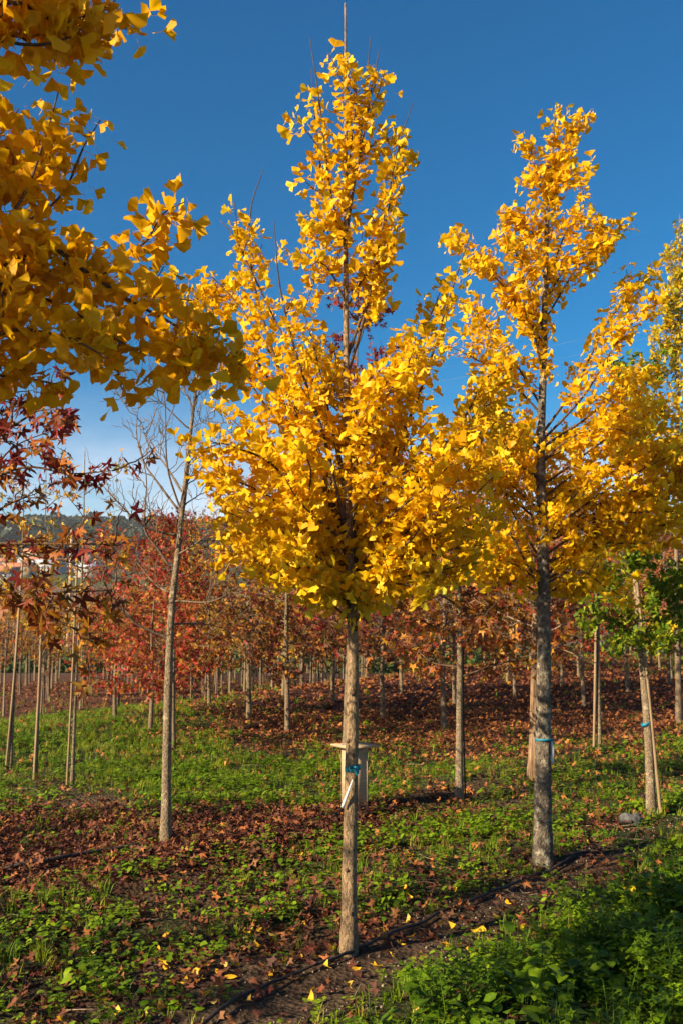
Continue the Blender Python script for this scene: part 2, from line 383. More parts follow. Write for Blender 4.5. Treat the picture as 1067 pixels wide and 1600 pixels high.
# ------------------------------------------------------------------ ground sheet
def build_ground():
    ys = np.concatenate([np.linspace(-14, 2, 50, endpoint=False), np.linspace(2, 12, 190, endpoint=False), 12 * (1500 / 12) ** np.linspace(0, 1, 190)])
    tj = np.linspace(-1, 1, 210); tj = np.sign(tj) * (0.55 * abs(tj) + 0.45 * abs(tj) ** 3)
    Yg, Tg = np.meshgrid(ys, tj, indexing='ij')
    Xg = Tg * (9 + 0.75 * np.maximum(Yg, 0))
    Zg = ground(Xg, Yg)
    V = np.stack([Xg, Yg, Zg], -1).reshape(-1, 3)
    n, m = Yg.shape
    i, j = np.meshgrid(np.arange(n - 1), np.arange(m - 1), indexing='ij'); q = i * m + j
    T = np.concatenate([np.stack([q, q + 1, q + m + 1], -1).reshape(-1, 3), np.stack([q, q + m + 1, q + m], -1).reshape(-1, 3)])
    x, y = V[:, 0], V[:, 1]
    g, li = zone(ZG, x, y), zone(ZL, x, y)
    g = np.where(y < 3, np.where(row_dist(x, y) > 0.5, .8, .5), g); li = np.where(y < 3, .3, li)
    wob = fbm(x * 1.3, y * 1.3, 40) - 0.5
    soil = np.array([.075, .049, .031]); red = np.array([.048, .018, .012]); grn = np.array([.034, .038, .012])
    gm = sstep(.35, .75, g + wob * 0.8)[:, None]; lm = sstep(.3, .8, li + wob * 0.6)[:, None]
    c = soil * (1 - lm) + red * lm
    c = c * (1 - gm) + grn * gm
    s = (x - CREST_A[0]) * CREST_N[0] + (y - CREST_A[1]) * CREST_N[1]
    low = (sstep(0.5, 2.5, s) * (1 - sstep(45, 60, y)))[:, None]
    c = c * (1 - low) + np.array([.10, .045, .028]) * low
    f1 = sstep(44, 60, y)[:, None]; c = c * (1 - f1) + np.array([.07, .09, .025]) * f1
    f2 = (sstep(130, 150, y) * (1 - sstep(250, 280, y)))[:, None]; c = c * (1 - f2) + np.array([.13, .085, .055]) * f2
    f3 = sstep(270, 300, y)[:, None]; c = c * (1 - f3) + np.array([.05, .06, .03]) * f3
    f4 = sstep(400, 440, y)[:, None]; c = c * (1 - f4) + np.array([.014, .02, .012]) * f4
    m_, nn, l, p, o = new_mat('soil_and_litter')
    ca = nn.new('ShaderNodeAttribute'); ca.attribute_name = 'base'
    tc = nn.new('ShaderNodeTexCoord')
    n1 = nn.new('ShaderNodeTexNoise'); n1.inputs['Scale'].default_value = 22; n1.inputs['Detail'].default_value = 9; n1.inputs['Roughness'].default_value = .7
    n2 = nn.new('ShaderNodeTexVoronoi'); n2.inputs['Scale'].default_value = 34
    l.new(tc.outputs['Object'], n1.inputs['Vector']); l.new(tc.outputs['Object'], n2.inputs['Vector'])
    mr = nn.new('ShaderNodeMapRange'); mr.inputs['From Min'].default_value = .3; mr.inputs['From Max'].default_value = .7; mr.inputs['To Min'].default_value = .35; mr.inputs['To Max'].default_value = 1.6
    l.new(n1.outputs['Fac'], mr.inputs['Value'])
    mu = nn.new('ShaderNodeMixRGB'); mu.blend_type = 'MULTIPLY'; mu.inputs['Fac'].default_value = 1
    l.new(ca.outputs['Color'], mu.inputs['Color1']); l.new(mr.outputs[0], mu.inputs['Color2'])
    l.new(mu.outputs[0], p.inputs['Base Color']); p.inputs['Roughness'].default_value = .95; p.inputs['Specular IOR Level'].default_value = .1
    ad = nn.new('ShaderNodeMath'); ad.operation = 'ADD'; l.new(n1.outputs['Fac'], ad.inputs[0]); l.new(n2.outputs['Distance'], ad.inputs[1])
    bp = nn.new('ShaderNodeBump'); bp.inputs['Strength'].default_value = .9; bp.inputs['Distance'].default_value = .03
    l.new(ad.outputs[0], bp.inputs['Height']); l.new(bp.outputs[0], p.inputs['Normal'])
    me = mesh_data('ground', V, T, m_, smooth=True)
    a = me.attributes.new('base', 'FLOAT_COLOR', 'POINT')
    a.data.foreach_set('color', np.concatenate([c, np.ones((len(c), 1))], 1).astype(np.float32).ravel())
    tag(link('ground', me), 'nursery ground of dark soil, fallen leaves and grass running to the hillside', 'ground', kind='structure')
build_ground()

# ------------------------------------------------------------------ leaf shapes (petiole at the origin, blade along +Y, face +Z)
def ginkgo_leaf(r, seg=8):
    pet = 0.55 + 0.25 * r.random(); spread = math.radians(r.uniform(42, 68)); a = np.linspace(-spread, spread, seg + 1)
    rad = 1.0 + 0.05 * r.normal(size=seg + 1); rad[seg // 2] *= r.uniform(.7, .97); rad[0] *= .98; rad[-1] *= .98
    cup = r.uniform(-.45, .6); fold = r.uniform(-.25, .75); wav = 0.09 * r.normal(size=seg + 1)
    V = [[0, pet, 0]]
    for f in (.55, 1.0):
        for k in range(seg + 1):
            x, y = math.sin(a[k]) * rad[k] * f, math.cos(a[k]) * rad[k] * f
            V.append([x, pet + y, cup * f * f * .5 + fold * abs(x) * .5 + wav[k] * f])
    T = []; m = seg + 1
    for k in range(seg):
        T += [[0, 1 + k, 2 + k], [1 + k, 1 + m + k, 2 + m + k], [1 + k, 2 + m + k, 2 + k]]
    b = len(V); w = .022
    V += [[-w, 0, 0], [w, 0, 0], [0, 0, w], [-w, pet, 0], [w, pet, 0], [0, pet, w]]
    T += [[b, b + 1, b + 4], [b, b + 4, b + 3], [b + 1, b + 2, b + 5], [b + 1, b + 5, b + 4]]
    return np.array(V, float), np.array(T)

def star_leaf(r, curl=None, pet=.7):
    ang = np.radians([-118, -62, 0, 62, 118]) ; tip = np.array([.62, .95, 1.1, .95, .62]) * (1 + .08 * r.normal(size=5))
    pts = [(-.05, 0)]
    for k in range(5):
        pts.append((math.sin(ang[k]) * tip[k], math.cos(ang[k]) * tip[k]))
        if k < 4:
            b = (ang[k] + ang[k + 1]) / 2; q = .47 + .05 * r.normal(); pts.append((math.sin(b) * q, math.cos(b) * q))
    pts.append((.05, 0))
    c = r.uniform(-.45, .25) if curl is None else curl
    fold = r.uniform(-.1, .45)
    V = [[0, .18, 0]] + [[x, y, c * (x * x + y * y) * .6 + fold * abs(x) * .5 + .06 * r.normal()] for x, y in pts]
    V = np.array(V, float); V[:, 1] += pet
    T = [[0, k + 1, k] for k in range(1, len(pts))]
    b = len(V); w = .018
    V = np.vstack([V, [[-w, 0, 0], [w, 0, 0], [0, pet, 0]], [[0, 0, -w], [0, 0, w]]])
    T += [[b, b + 1, b + 2], [b + 3, b + 4, b + 2]]
    return V, np.array(T)

def star_leaf_fine(r, pet=.7):
    ang = np.radians([-118, -60, 0, 60, 118]); tip = np.array([.62, .95, 1.1, .95, .62]) * (1 + .1 * r.normal(size=5)); pts = [(-.06, 0)]
    for k in range(5):
        for da, q in ((-.20, .66), (0, 1.0), (.20, .66)): pts.append((math.sin(ang[k] + da) * tip[k] * q, math.cos(ang[k] + da) * tip[k] * q))
        if k < 4: b = (ang[k] + ang[k + 1]) / 2; q = .34 + .04 * r.normal(); pts.append((math.sin(b) * q, math.cos(b) * q))
    pts.append((.06, 0)); c = r.uniform(-.9, .1); fold = r.uniform(.0, .8); tw = r.normal() * .25
    V = np.array([[0, .15, 0]] + [[x, y, c * (x * x + y * y) * .6 + fold * abs(x) * .5 + tw * x * y + .05 * r.normal()] for x, y in pts]); V[:, 1] += pet
    T = [[0, k + 1, k] for k in range(1, len(pts))]; b = len(V); w = .018
    V = np.vstack([V, [[-w, 0, 0], [w, 0, 0], [0, pet + .1, 0], [0, 0, -w], [0, 0, w]]]); T += [[b, b + 1, b + 2], [b + 3, b + 4, b + 2]]
    return V, np.array(T)
STARS_NEAR = [star_leaf_fine(rng) for _ in range(10)]
GINKGO_FINE = [ginkgo_leaf(rng, 6) for _ in range(12)]
GINKGO_MID = [ginkgo_leaf(rng, 4) for _ in range(10)]
GINKGO_LOW = [ginkgo_leaf(rng, 4) for _ in range(5)]
STARS = [star_leaf(rng) for _ in range(7)]

def frames(d, nrm):
    y = unit(d); n = nrm - y * np.sum(nrm * y, -1, keepdims=True); z = unit(n); x = np.cross(y, z)
    return np.stack([x, y, z], -1)          # columns

def scatter(protos, which, pos, R, size, tint):
    A = Acc()
    for k, (V, T) in enumerate(protos):
        s = np.where(which == k)[0]
        if not len(s): continue
        W = np.einsum('nij,vj->nvi', R[s], V) * size[s][:, None, None] + pos[s][:, None, :]
        TT = T[None] + (np.arange(len(s)) * len(V))[:, None, None]
        A.add(W.reshape(-1, 3), TT.reshape(-1, 3), np.repeat(tint[s], len(V)))
    return A.get()

def leaves_on(parent, protos, mat, pos, R, size, tint, base, singles=300, crown_name='crown', cell=15):
    """crown mesh + the leaves that show largest as objects of their own"""
    n = len(pos); which = rng.integers(0, len(protos), n)
    pick = np.zeros(n, bool)
    if singles:
        c = pos + R[:, :, 1] * (size * 1.0)[:, None]
        px, py, dep = project(c)
        ok = (px > 4) & (px < W_PX - 4) & (py > 4) & (py < H_PX)
        view = unit(c - np.array([0, 0, EYE]))
        area = (size / dep) ** 2 * np.abs(np.sum(R[:, :, 2] * view, -1))
        best = {}
        for k in np.where(ok)[0]:
            key = (int(px[k] // cell), int(py[k] // cell))
            if key not in best or dep[k] < dep[best[key]]: best[key] = k
        cand = np.array(list(best.values()), int)
        if len(cand): pick[cand[np.argsort(-area[cand])][:singles]] = True
    r = ~pick
    V, T, I = scatter(protos, which[r], pos[r], R[r], size[r], tint[r])
    crown = obj(crown_name, V - base, T, mat, parent, I)
    if singles:
        crown['kind'] = 'stuff'
        datas = [mesh_data('leaf', v, t, mat) for v, t in protos]
        for k in np.where(pick)[0]:
            o = bpy.data.objects.new('leaf', datas[which[k]]); col.objects.link(o); o.parent = crown
            M = Matrix.Identity(4)
            for a in range(3):
                for b in range(3): M[a][b] = float(R[k][a][b] * size[k])
                M[a][3] = float(pos[k][a] - base[a])
            o.matrix_basis = M
    return crown

def line_points(P, spacing, t0, t1):
    seg = np.linalg.norm(np.diff(P, axis=0), axis=1); L = np.concatenate([[0], np.cumsum(seg)])
    s = np.arange(t0 * L[-1], t1 * L[-1], spacing)
    if len(s) == 0: return np.zeros((0, 3)), np.zeros((0, 3))
    s = np.clip(s + rng.normal(size=len(s)) * spacing * .3, 0, L[-1])
    p = np.stack([np.interp(s, L, P[:, k]) for k in range(3)], -1)
    tg = unit(np.gradient(P, axis=0)); t = unit(np.stack([np.interp(s, L, tg[:, k]) for k in range(3)], -1))
    return p, t

def spur_leaves(lines, spacing, per, size, spread=.03, grav=.35, face_up=.55):
    """lines: (polyline, t0, t1, density)"""
    PP, DD, NN = [], [], []
    for P, t0, t1, den in lines:
        p, t = line_points(P, spacing / den, t0, t1)
        if not len(p): continue
        k = per
        p = np.repeat(p, k, 0); t = np.repeat(t, k, 0)
        u = rng.normal(size=p.shape); u = unit(u - t * np.sum(u * t, -1, keepdims=True) * .75)
        d = unit(u + t * .25 + np.array([0, 0, -grav]) * rng.random((len(p), 1)))
        PP.append(p + rng.normal(size=p.shape) * spread); DD.append(d)
        NN.append(rng.normal(size=p.shape) * .75 + np.array([0, 0, face_up]) + u * .35)
    pos = np.concatenate(PP); R = frames(np.concatenate(DD), np.concatenate(NN))
    sz = size * np.clip(rng.normal(1, .24, len(pos)), .4, 1.5)
    return pos, R, sz, rng.random(len(pos))

def px_line(pts, Y, d0=0.0, d1=0.0):
    n = len(pts)
    return np.array([at(p[0], p[1], Y + d0 + (d1 - d0) * k / max(n - 1, 1)) for k, p in enumerate(pts)])

def side_shoots(P, n, length, t0=.25, t1=.95, up=.5):
    res = []
    p, t = line_points(P, 1.0, 0, .01)
    for _ in range(n):
        q = rng.uniform(t0, t1); idx = q * (len(P) - 1); a = int(idx); f = idx - a
        s = P[a] * (1 - f) + P[min(a + 1, len(P) - 1)] * f
        tg = unit(P[min(a + 1, len(P) - 1)] - P[max(a - 1, 0)])
        u = rng.normal(size=3); u = unit(u - tg * u.dot(tg))
        L = length * rng.uniform(.5, 1.25)
        d = unit(u + tg * .6 + np.array([0, 0, up]))
        mid = s + d * L * .5 + rng.normal(size=3) * L * .05
        res.append(smooth_line([s, mid, s + d * L + np.array([0, 0, up * .15 * L])], 4))
    return res

def flared(n, r0, r1, flare=.35):
    t = np.linspace(0, 1, n); return (r0 + (r1 - r0) * t ** 1.1) * (1 + flare * np.exp(-t * 28))

def build_trunk(parent, pts, r0, r1, mat, base, sides=14, n=10, lump=.025, flare=.35):
    P = smooth_line(pts, n); P[0, 2] -= .16
    V, T = tube(P, flared(len(P), r0, r1, flare), sides, lump=lump)
    return obj('trunk', V - base, T, mat, parent, smooth=True), P

def near_ginkgo(label, base, trunk_px, Y, r0, limbs, autos, mat, bark, size, protos, singles=300, low_mat=None, low_cut=None, twigs=3,
                spacing=.030, per=5, group=None, trunk_world=None, top_t=(.55, .97), top_den=.8, r1=.006, cell=15):
    root = thing('ginkgo_tree', label, 'tree', base, group)
    TP = trunk_world if trunk_world is not None else np.vstack([base, px_line(trunk_px, Y)])
    _, P = build_trunk(root, TP, r0, r1, bark, base)
    lines = [(P, top_t[0], top_t[1], top_den)]
    allb = []
    for L in limbs:
        pts, d0, d1, rr = L[0], L[1], L[2], L[3]
        t0, t1 = (L[4], L[5]) if len(L) > 5 else (.12, .97)
        den = L[6] if len(L) > 6 else 1.0
        B = smooth_line(px_line(pts, Y, d0, d1), 7)
        # root the limb on the trunk axis
        k = np.argmin(np.abs(P[:, 2] - B[0][2])); B[0] = P[k]
        allb.append((B, rr, t0, t1, den))
    for B, rr, t0, t1, den in autos(P): allb.append((B, rr, t0, t1, den))
    for B, rr, t0, t1, den in allb:
        A = Acc(); A.add(*tube(B, np.linspace(rr, max(.0022, rr * .16), len(B)), 7, lump=.04))
        lines.append((B, t0, t1, den))
        for S in side_shoots(B, twigs, .22, max(t0, .15), min(.9, t1)):
            A.add(*tube(S, np.linspace(max(.0032, rr * .32), .0022, len(S)), 5))
            lines.append((S, .15, 1, den))
        # short spurs
        V, T, _ = A.get(); obj('branch', V - base, T, TWIG, root, smooth=True)
    pos, R, sz, ti = spur_leaves(lines, spacing, per, size)
    if low_cut is not None:
        lo = pos[:, 2] + rng.normal(size=len(pos)) * .12 < low_cut
        c2 = leaves_on(root, protos, low_mat, pos[lo], R[lo], sz[lo], ti[lo], base, 40, 'lower_crown', cell)
        tag(c2, 'lemon yellow lower leaves')
        pos, R, sz, ti = pos[~lo], R[~lo], sz[~lo], ti[~lo]; singles = max(singles - 40, 0)
    leaves_on(root, protos, mat, pos, R, sz, ti, base, singles, 'crown', cell)
    return root, P

def auto_limbs(n, t_lo, t_hi, reach, rise, az=None, r=.011, den=1.0):
    def f(P):
        res = []
        for k in range(n):
            t = t_lo + (t_hi - t_lo) * (k + .5) / n
            i = int(t * (len(P) - 1)); s = P[i]
            a = az(k) if az else k * 2.4 + rng.uniform(-.4, .4)
            rc = reach(t) * rng.uniform(.8, 1.1); d = np.array([math.cos(a), math.sin(a), 0])
            up = rise(t)
            pts = [s, s + d * rc * .35 + np.array([0, 0, up * .25]), s + d * rc * .75 + np.array([0, 0, up * .65]), s + d * rc + np.array([0, 0, up])]
            pts = [p + (rng.normal(size=3) * .03 if j else 0) for j, p in enumerate(pts)]
            res.append((smooth_line(pts, 6), r, .12, .98, den))
        return res
    return f

# ------------------------------------------------------------------ the three ginkgos of the near row and the two beside the camera
main_base = on_ground(545, 1490)
MY = main_base[1]
main_trunk = [(546, 1350), (550, 1150), (551, 1000), (546, 880), (543, 760), (541, 600), (540, 420), (540, 230), (539, 5)]
main_limbs = [
 ([(541, 395), (515, 290), (498, 150), (484, 58)], 0, -.05, .008, .1, .62, .6), ([(541, 380), (508, 300), (494, 200), (486, 108)], 0, .1, .007, .05, .8, .6),
 ([(541, 370), (560, 240), (570, 140), (579, 58)], 0, .06, .008, .05, .70, .7), ([(541, 350), (566, 220), (580, 140), (593, 74)], 0, -.08, .007, .05, .7, .6),
 ([(541, 300), (548, 230), (556, 150), (552, 120)], 0, -.14, .006, .05, .9, .7), ([(541, 390), (520, 350), (500, 370), (486, 372)], 0, -.1, .006, .2, 1, .8),
 ([(542, 590), (575, 470), (600, 340), (622, 230), (645, 160)], 0, -.1, .011, .18, .78, 1.0), ([(542, 560), (585, 430), (610, 310), (628, 225)], 0, .15, .009, .25, .97, .9),
 ([(542, 480), (520, 430), (500, 410), (486, 415)], 0, -.15, .007, .3, 1, .8), ([(542, 480), (570, 430), (596, 400), (610, 380)], 0, -.1, .007, .2, 1, 1.0),
 ([(545, 860), (490, 720), (430, 560), (395, 430), (392, 330), (412, 265)], 0, .35, .014, .15, .85, .6), ([(545, 850), (505, 680), (465, 560), (438, 450), (428, 342)], 0, -.3, .013, .12, .70, .7),
 ([(545, 800), (515, 650), (490, 540), (468, 470)], 0, .15, .011, .1, 1, 1.0), ([(544, 760), (500, 620), (440, 520), (372, 380), (345, 345)], 0, .1, .011, .2, .9, .6),
 ([(546, 840), (460, 660), (370, 520), (300, 460), (250, 432)], 0, .8, .012, .3, 1, .8), ([(546, 830), (470, 640), (390, 500), (330, 430)], 0, .55, .012, .3, 1, .8), ([(546, 890), (470, 770), (400, 690), (345, 640)], 0, .2, .013), ([(546, 900), (470, 810), (390, 760), (312, 735)], 0, -.15, .013, .12, 1, 1.15),
 ([(546, 880), (480, 740), (420, 640), (352, 560), (335, 650)], 0, .5, .011), ([(547, 940), (480, 890), (410, 865), (338, 860)], 0, -.25, .012, .15, 1, 1.0),
 ([(547, 905), (480, 840), (430, 820), (370, 790)], 0, -.5, .011), ([(549, 972), (520, 945), (500, 930), (486, 938)], 0, -.2, .008, .2, 1, 1.0),
 ([(549, 980), (570, 950), (590, 930), (602, 945)], 0, -.2, .009, .2, 1, .9),
 ([(545, 850), (610, 720), (660, 600), (700, 470), (735, 365)], 0, -.15, .014, .1, .88, 1.0), ([(545, 830), (600, 690), (645, 560), (690, 450)], 0, .3, .012, .1, 1, 1.0),
 ([(546, 880), (640, 770), (720, 660), (760, 590), (803, 575)], 0, -.2, .014), ([(546, 870), (650, 770), (720, 700), (772, 660)], 0, .35, .012),
 ([(547, 900), (640, 830), (720, 790), (770, 745)], 0, -.4, .013, .1, 1, 1.15), ([(547, 930), (640, 880), (700, 860), (760, 850)], 0, -.3, .012, .12, 1, 1.1),
 ([(547, 945), (610, 910), (660, 900), (700, 905)], 0, .2, .010), ([(547, 925), (640, 860), (710, 830), (780, 800)], 0, .3, .012, .1, 1, 1.1), ([(547, 940), (620, 905), (690, 890), (745, 880)], 0, -.1, .011, .15, 1, 1.2),
 ([(547, 900), (650, 800), (730, 740), (790, 700)], 0, -.55, .012, .15, 1, 1.1), ([(547, 890), (660, 740), (740, 650), (785, 620)], 0, .1, .012, .2, 1, 1.0), ([(547, 950), (600, 915), (640, 915), (670, 925)], 0, -.45, .009, .15, 1, 1.1),
 ([(547, 920), (450, 850), (390, 830), (350, 820)], 0, .25, .011, .15, 1, 1.0), ([(547, 900), (440, 740), (370, 700), (330, 690)], 0, -.4, .012, .15, 1, 1.1), ([(547, 945), (500, 910), (450, 900), (420, 905)], 0, -.35, .009, .15, 1, 1.1), ([(544, 760), (590, 640), (650, 560), (690, 540)], 0, -.5, .011),
]
def main_auto(P):
    f = auto_limbs(12, .37, .56, lambda t: .78, lambda t: .35, az=lambda k: -math.pi / 2 + (rng.uniform(-.9, .9)) + (math.pi if k % 3 == 2 else 0), r=.011)
    g = auto_limbs(7, .52, .66, lambda t: .38, lambda t: .45, r=.008, den=.9)
    return f(P) + g(P)
main_root, MP = near_ginkgo('golden ginkgo tree with tan trunk and teal ribbon in the middle of the view', main_base, main_trunk, MY, .043, main_limbs, main_auto,
            GOLD, BARK_TAN, .043, GINKGO_FINE, 300, LEMON, 1.98, twigs=3, top_t=(.74, .92), top_den=.2, spacing=.035)

right_base = on_ground(847, 1355)
RY = right_base[1]
right_trunk = [(848, 1200), (849, 1050), (849, 920), (846, 800), (844, 690), (849, 560), (851, 430), (857, 300), (868, 160)]
right_limbs = [
 ([(855, 330), (840, 280), (830, 240), (824, 215)], 0, -.05, .006, .1, 1), ([(857, 300), (872, 260), (885, 230), (893, 200)], 0, .05, .006, .1, 1, 1.2), ([(855, 320), (880, 290), (892, 270)], 0, -.1, .006, .1, 1),
 ([(851, 430), (835, 370), (810, 340), (785, 345)], 0, .05, .007), ([(851, 460), (880, 370), (905, 330), (915, 318)], 0, -.1, .008), ([(851, 500), (900, 420), (945, 370), (984, 350)], 0, .05, .009, .15, 1, 1.1), ([(851, 470), (890, 410), (930, 385), (965, 365)], 0, -.15, .008),
 ([(850, 540), (800, 460), (750, 400), (708, 375)], 0, .05, .009, .12, 1, 1.0), ([(850, 560), (810, 480), (770, 430), (730, 400)], 0, -.2, .009), ([(850, 520), (820, 440), (800, 380), (790, 340)], 0, .2, .008),
 ([(848, 640), (800, 560), (760, 510), (715, 470)], 0, .25, .010), ([(848, 650), (790, 590), (740, 560), (700, 540)], 0, -.1, .010, .2, 1, .9), ([(849, 600), (830, 500), (815, 430), (820, 380)], 0, -.3, .009, .1, 1, .8),
 ([(845, 680), (900, 600), (945, 510), (985, 460), (1030, 422)], 0, .1, .012, .18, 1, 1.0), ([(845, 690), (910, 620), (960, 540), (1000, 490), (1020, 470)], 0, -.3, .011, .25, 1, 1.1), ([(845, 700), (920, 650), (975, 600), (1020, 560)], 0, .2, .011, .3, 1, 1.0),
 ([(845, 720), (920, 680), (980, 640), (1030, 615)], 0, -.35, .010, .3, 1, 1.1), ([(845, 790), (930, 745), (1010, 700), (1100, 690)], 0, .2, .012, .2, 1, 1.1), ([(846, 850), (930, 790), (1020, 760), (1110, 740)], 0, -.1, .013, .15, 1, 1.2),
 ([(847, 870), (940, 810), (1020, 800), (1090, 800)], 0, -.5, .012, .2, 1, 1.1), ([(848, 900), (920, 850), (985, 820), (1040, 815)], 0, .3, .011, .1, 1, 1.1), ([(848, 915), (900, 890), (950, 920), (1000, 950)], 0, -.4, .010, .2, 1, .8),
 ([(848, 880), (930, 850), (1010, 850), (1090, 840)], 0, -.2, .012, .1, 1, 1.2), ([(847, 850), (950, 800), (1030, 770), (1130, 760)], 0, .3, .012, .3, 1, 1.3), ([(847, 810), (950, 740), (1040, 705), (1130, 690)], 0, -.3, .012, .3, 1, 1.3), ([(847, 880), (960, 840), (1040, 820), (1120, 810)], 0, .1, .012, .3, 1, 1.2), ([(846, 760), (940, 690), (1000, 650), (1060, 640)], 0, .1, .011, .3, 1, 1.0), ([(847, 830), (960, 790), (1050, 740), (1130, 730)], 0, 0, .011, .35, 1, 1.2), ([(847, 840), (940, 770), (1010, 730), (1070, 700)], 0, -.5, .012, .1, 1, 1.1), ([(846, 780), (920, 720), (970, 680), (1010, 660)], 0, .3, .011, .15, 1, 1.1),
 ([(847, 820), (780, 760), (730, 700), (690, 660)], 0, .35, .011, .15, 1, 1.0), ([(847, 900), (780, 850), (720, 830), (680, 830)], 0, .4, .011, .15, 1, 1.0), ([(846, 760), (800, 690), (770, 640), (735, 610)], 0, -.25, .010, .15, 1, .9), ([(845, 720), (900, 680), (960, 670), (1000, 690)], 0, -.6, .010, .2, 1, 1.0),
 ([(848, 910), (890, 880), (930, 830), (950, 780)], 0, .1, .010), ([(847, 925), (800, 840), (765, 770), (735, 720)], 0, -.15, .014, .2, 1, .9), ([(848, 915), (800, 880), (750, 880), (715, 890)], 0, .1, .010, .15, 1, 1.1),
 ([(848, 930), (810, 910), (770, 900), (735, 880)], 0, -.3, .010, .15, 1, 1.1), ([(847, 880), (800, 800), (780, 740), (760, 690)], 0, .3, .010, .15, 1, .8), ([(846, 800), (800, 760), (770, 740), (740, 735)], 0, -.1, .010, .1, 1, .9),
 ([(846, 860), (870, 810), (900, 770), (930, 745)], 0, -.45, .010, .1, 1, 1.0), ([(848, 930), (880, 915), (920, 905), (950, 900)], 0, .2, .009, .1, 1, 1.0),
]
near_ginkgo('tall golden ginkgo with mottled grey trunk, blue band and white tag', right_base, right_trunk, RY, .066, right_limbs,
            lambda P: auto_limbs(5, .42, .58, lambda t: .8, lambda t: .3, az=lambda k: math.pi / 2 + rng.uniform(-.9, .9) + (math.pi if k == 2 else 0), r=.011)(P),
            GOLD, BARK_GREY, .040, GINKGO_MID, 300, twigs=5, top_t=(.62, .985), top_den=1.0, spacing=.032, per=5, cell=11)

left_base = np.array([-1.52, 3.25, 0.0]); left_base[2] = ground(left_base[0], left_base[1])
LY = 3.15
left_limbs = [
 ([(-150, 640), (-30, 480), (60, 385), (135, 425), (200, 468), (260, 500), (310, 532), (380, 572)], 0, .2, .013, .2, 1, 1.35),
 ([(-150, 600), (-40, 450), (60, 400), (150, 430), (220, 385), (262, 338)], 0, .3, .010, .25, 1, .9),
 ([(-150, 640), (-60, 560), (20, 516), (110, 530), (170, 560)], 0, -.15, .011, .2, 1, 1.1), ([(-150, 660), (-50, 590), (30, 590), (90, 600)], 0, .1, .010, .2, 1, 1.0),
 ([(-150, 560), (-30, 400), (40, 300), (75, 200), (96, 130)], 0, .35, .010, .15, .82, .8), ([(-150, 540), (-50, 380), (20, 270), (70, 240), (120, 235)], 0, .5, .010, .2, .95, .75),
 ([(-150, 560), (-40, 420), (40, 350), (100, 300), (140, 208)], 0, .6, .009, .2, .8, .6), ([(-150, 600), (-30, 470), (80, 470), (200, 540), (280, 560)], 0, .5, .010, .2, 1, .8),
 ([(-150, 480), (-60, 330), (-10, 230), (30, 170)], 0, .4, .009, .2, 1, .9), ([(-150, 620), (0, 480), (90, 420), (180, 450), (300, 470)], 0, .9, .010, .3, 1, .5),
]
lt = np.array([left_base, left_base + [.01, .02, 1.2], left_base + [-.02, .0, 2.2], left_base + [0, .03, 3.4], left_base + [.02, .0, 5.0]])
near_ginkgo('ginkgo whose long golden bough reaches in from the left edge of the picture', left_base, None, LY, .045, left_limbs,
            auto_limbs(12, .40, .8, lambda t: .85 * (1.15 - t) + .15, lambda t: .5, az=lambda k: math.pi + rng.uniform(-1.7, 1.7), r=.011, den=.8),
            AMBER, BARK_TAN, .050, GINKGO_FINE, 300, twigs=2, trunk_world=lt, top_t=(.6, .97), cell=22)

near_base = np.array([-2.55, 2.35, 0.0]); near_base[2] = ground(near_base[0], near_base[1])
nt = np.array([near_base, near_base + [.0, .02, 1.2], near_base + [.02, .03, 2.4], near_base + [0, .0, 3.6], near_base + [.0, .0, 5.0]])
near_limbs = [
 ([(-700, 300), (-250, 60), (0, 5), (60, 22), (110, 45), (135, 60)], 0, .45, .010, .3, 1, 1.2), ([(-700, 300), (-200, 160), (0, 60), (60, 75), (120, 100)], 0, .5, .009, .35, 1, 1.1),
 ([(-700, 300), (-200, 60), (60, 70), (140, 35), (185, -5)], 0, .55, .007, .4, .8, .6), ([(-700, 250), (-250, -60), (0, -60), (90, -40)], 0, .3, .010, .3, 1, 1.0),
]
near_ginkgo('ginkgo nearest the camera, its dark gold leaves filling the top left corner', near_base, None, 2.35, .045, near_limbs,
            auto_limbs(20, .42, .85, lambda t: 1.2 * (1.15 - t) + .2, lambda t: .5, r=.011, den=.65),
            AMBER, BARK_TAN, .046, GINKGO_FINE, 120, twigs=2, trunk_world=nt, top_t=(.6, .97), cell=24)

stk_base = on_ground(1017, 1272)
SY = stk_base[1]
stk_trunk = [(1012, 1150), (1003, 1040), (995, 940), (988, 850), (984, 740), (986, 640), (990, 570)]
stk_limbs = [
 ([(1000, 1000), (970, 975), (935, 965), (905, 975)], 0, -.1, .007), ([(1000, 1005), (1030, 970), (1070, 960)], 0, .2, .008), ([(998, 985), (980, 950), (950, 920), (930, 905)], 0, .15, .007), ([(998, 980), (1030, 930), (1075, 905)], 0, -.2, .008),
 ([(996, 950), (1030, 920), (1060, 900), (1090, 900)], 0, .2, .008), ([(1002, 1010), (985, 1000), (960, 1000)], 0, -.25, .006), ([(1002, 1010), (1040, 1000), (1080, 1005)], 0, -.3, .007), ([(992, 900), (940, 880), (890, 875)], 0, .3, .007, .5, 1),
 ([(986, 720), (975, 680), (960, 640)], 0, .1, .006), ([(986, 720), (1005, 680), (1020, 640)], 0, -.1, .006), ([(986, 660), (975, 610), (970, 570)], 0, .1, .005), ([(986, 660), (1005, 610), (1020, 575), (1035, 545)], 0, .0, .005, .2, 1, .6), ([(985, 740), (1010, 720), (1030, 700)], 0, .2, .006),
]
near_ginkgo('leaning staked ginkgo still in green leaf, in front of the pale stone', stk_base, stk_trunk, SY, .042, stk_limbs,
            lambda P: auto_limbs(5, .42, .6, lambda t: .5, lambda t: .1, r=.008)(P) , LIME, BARK_PALE, .036, GINKGO_LOW, 0, twigs=4, top_t=(.75, .98), top_den=.9, spacing=.022)

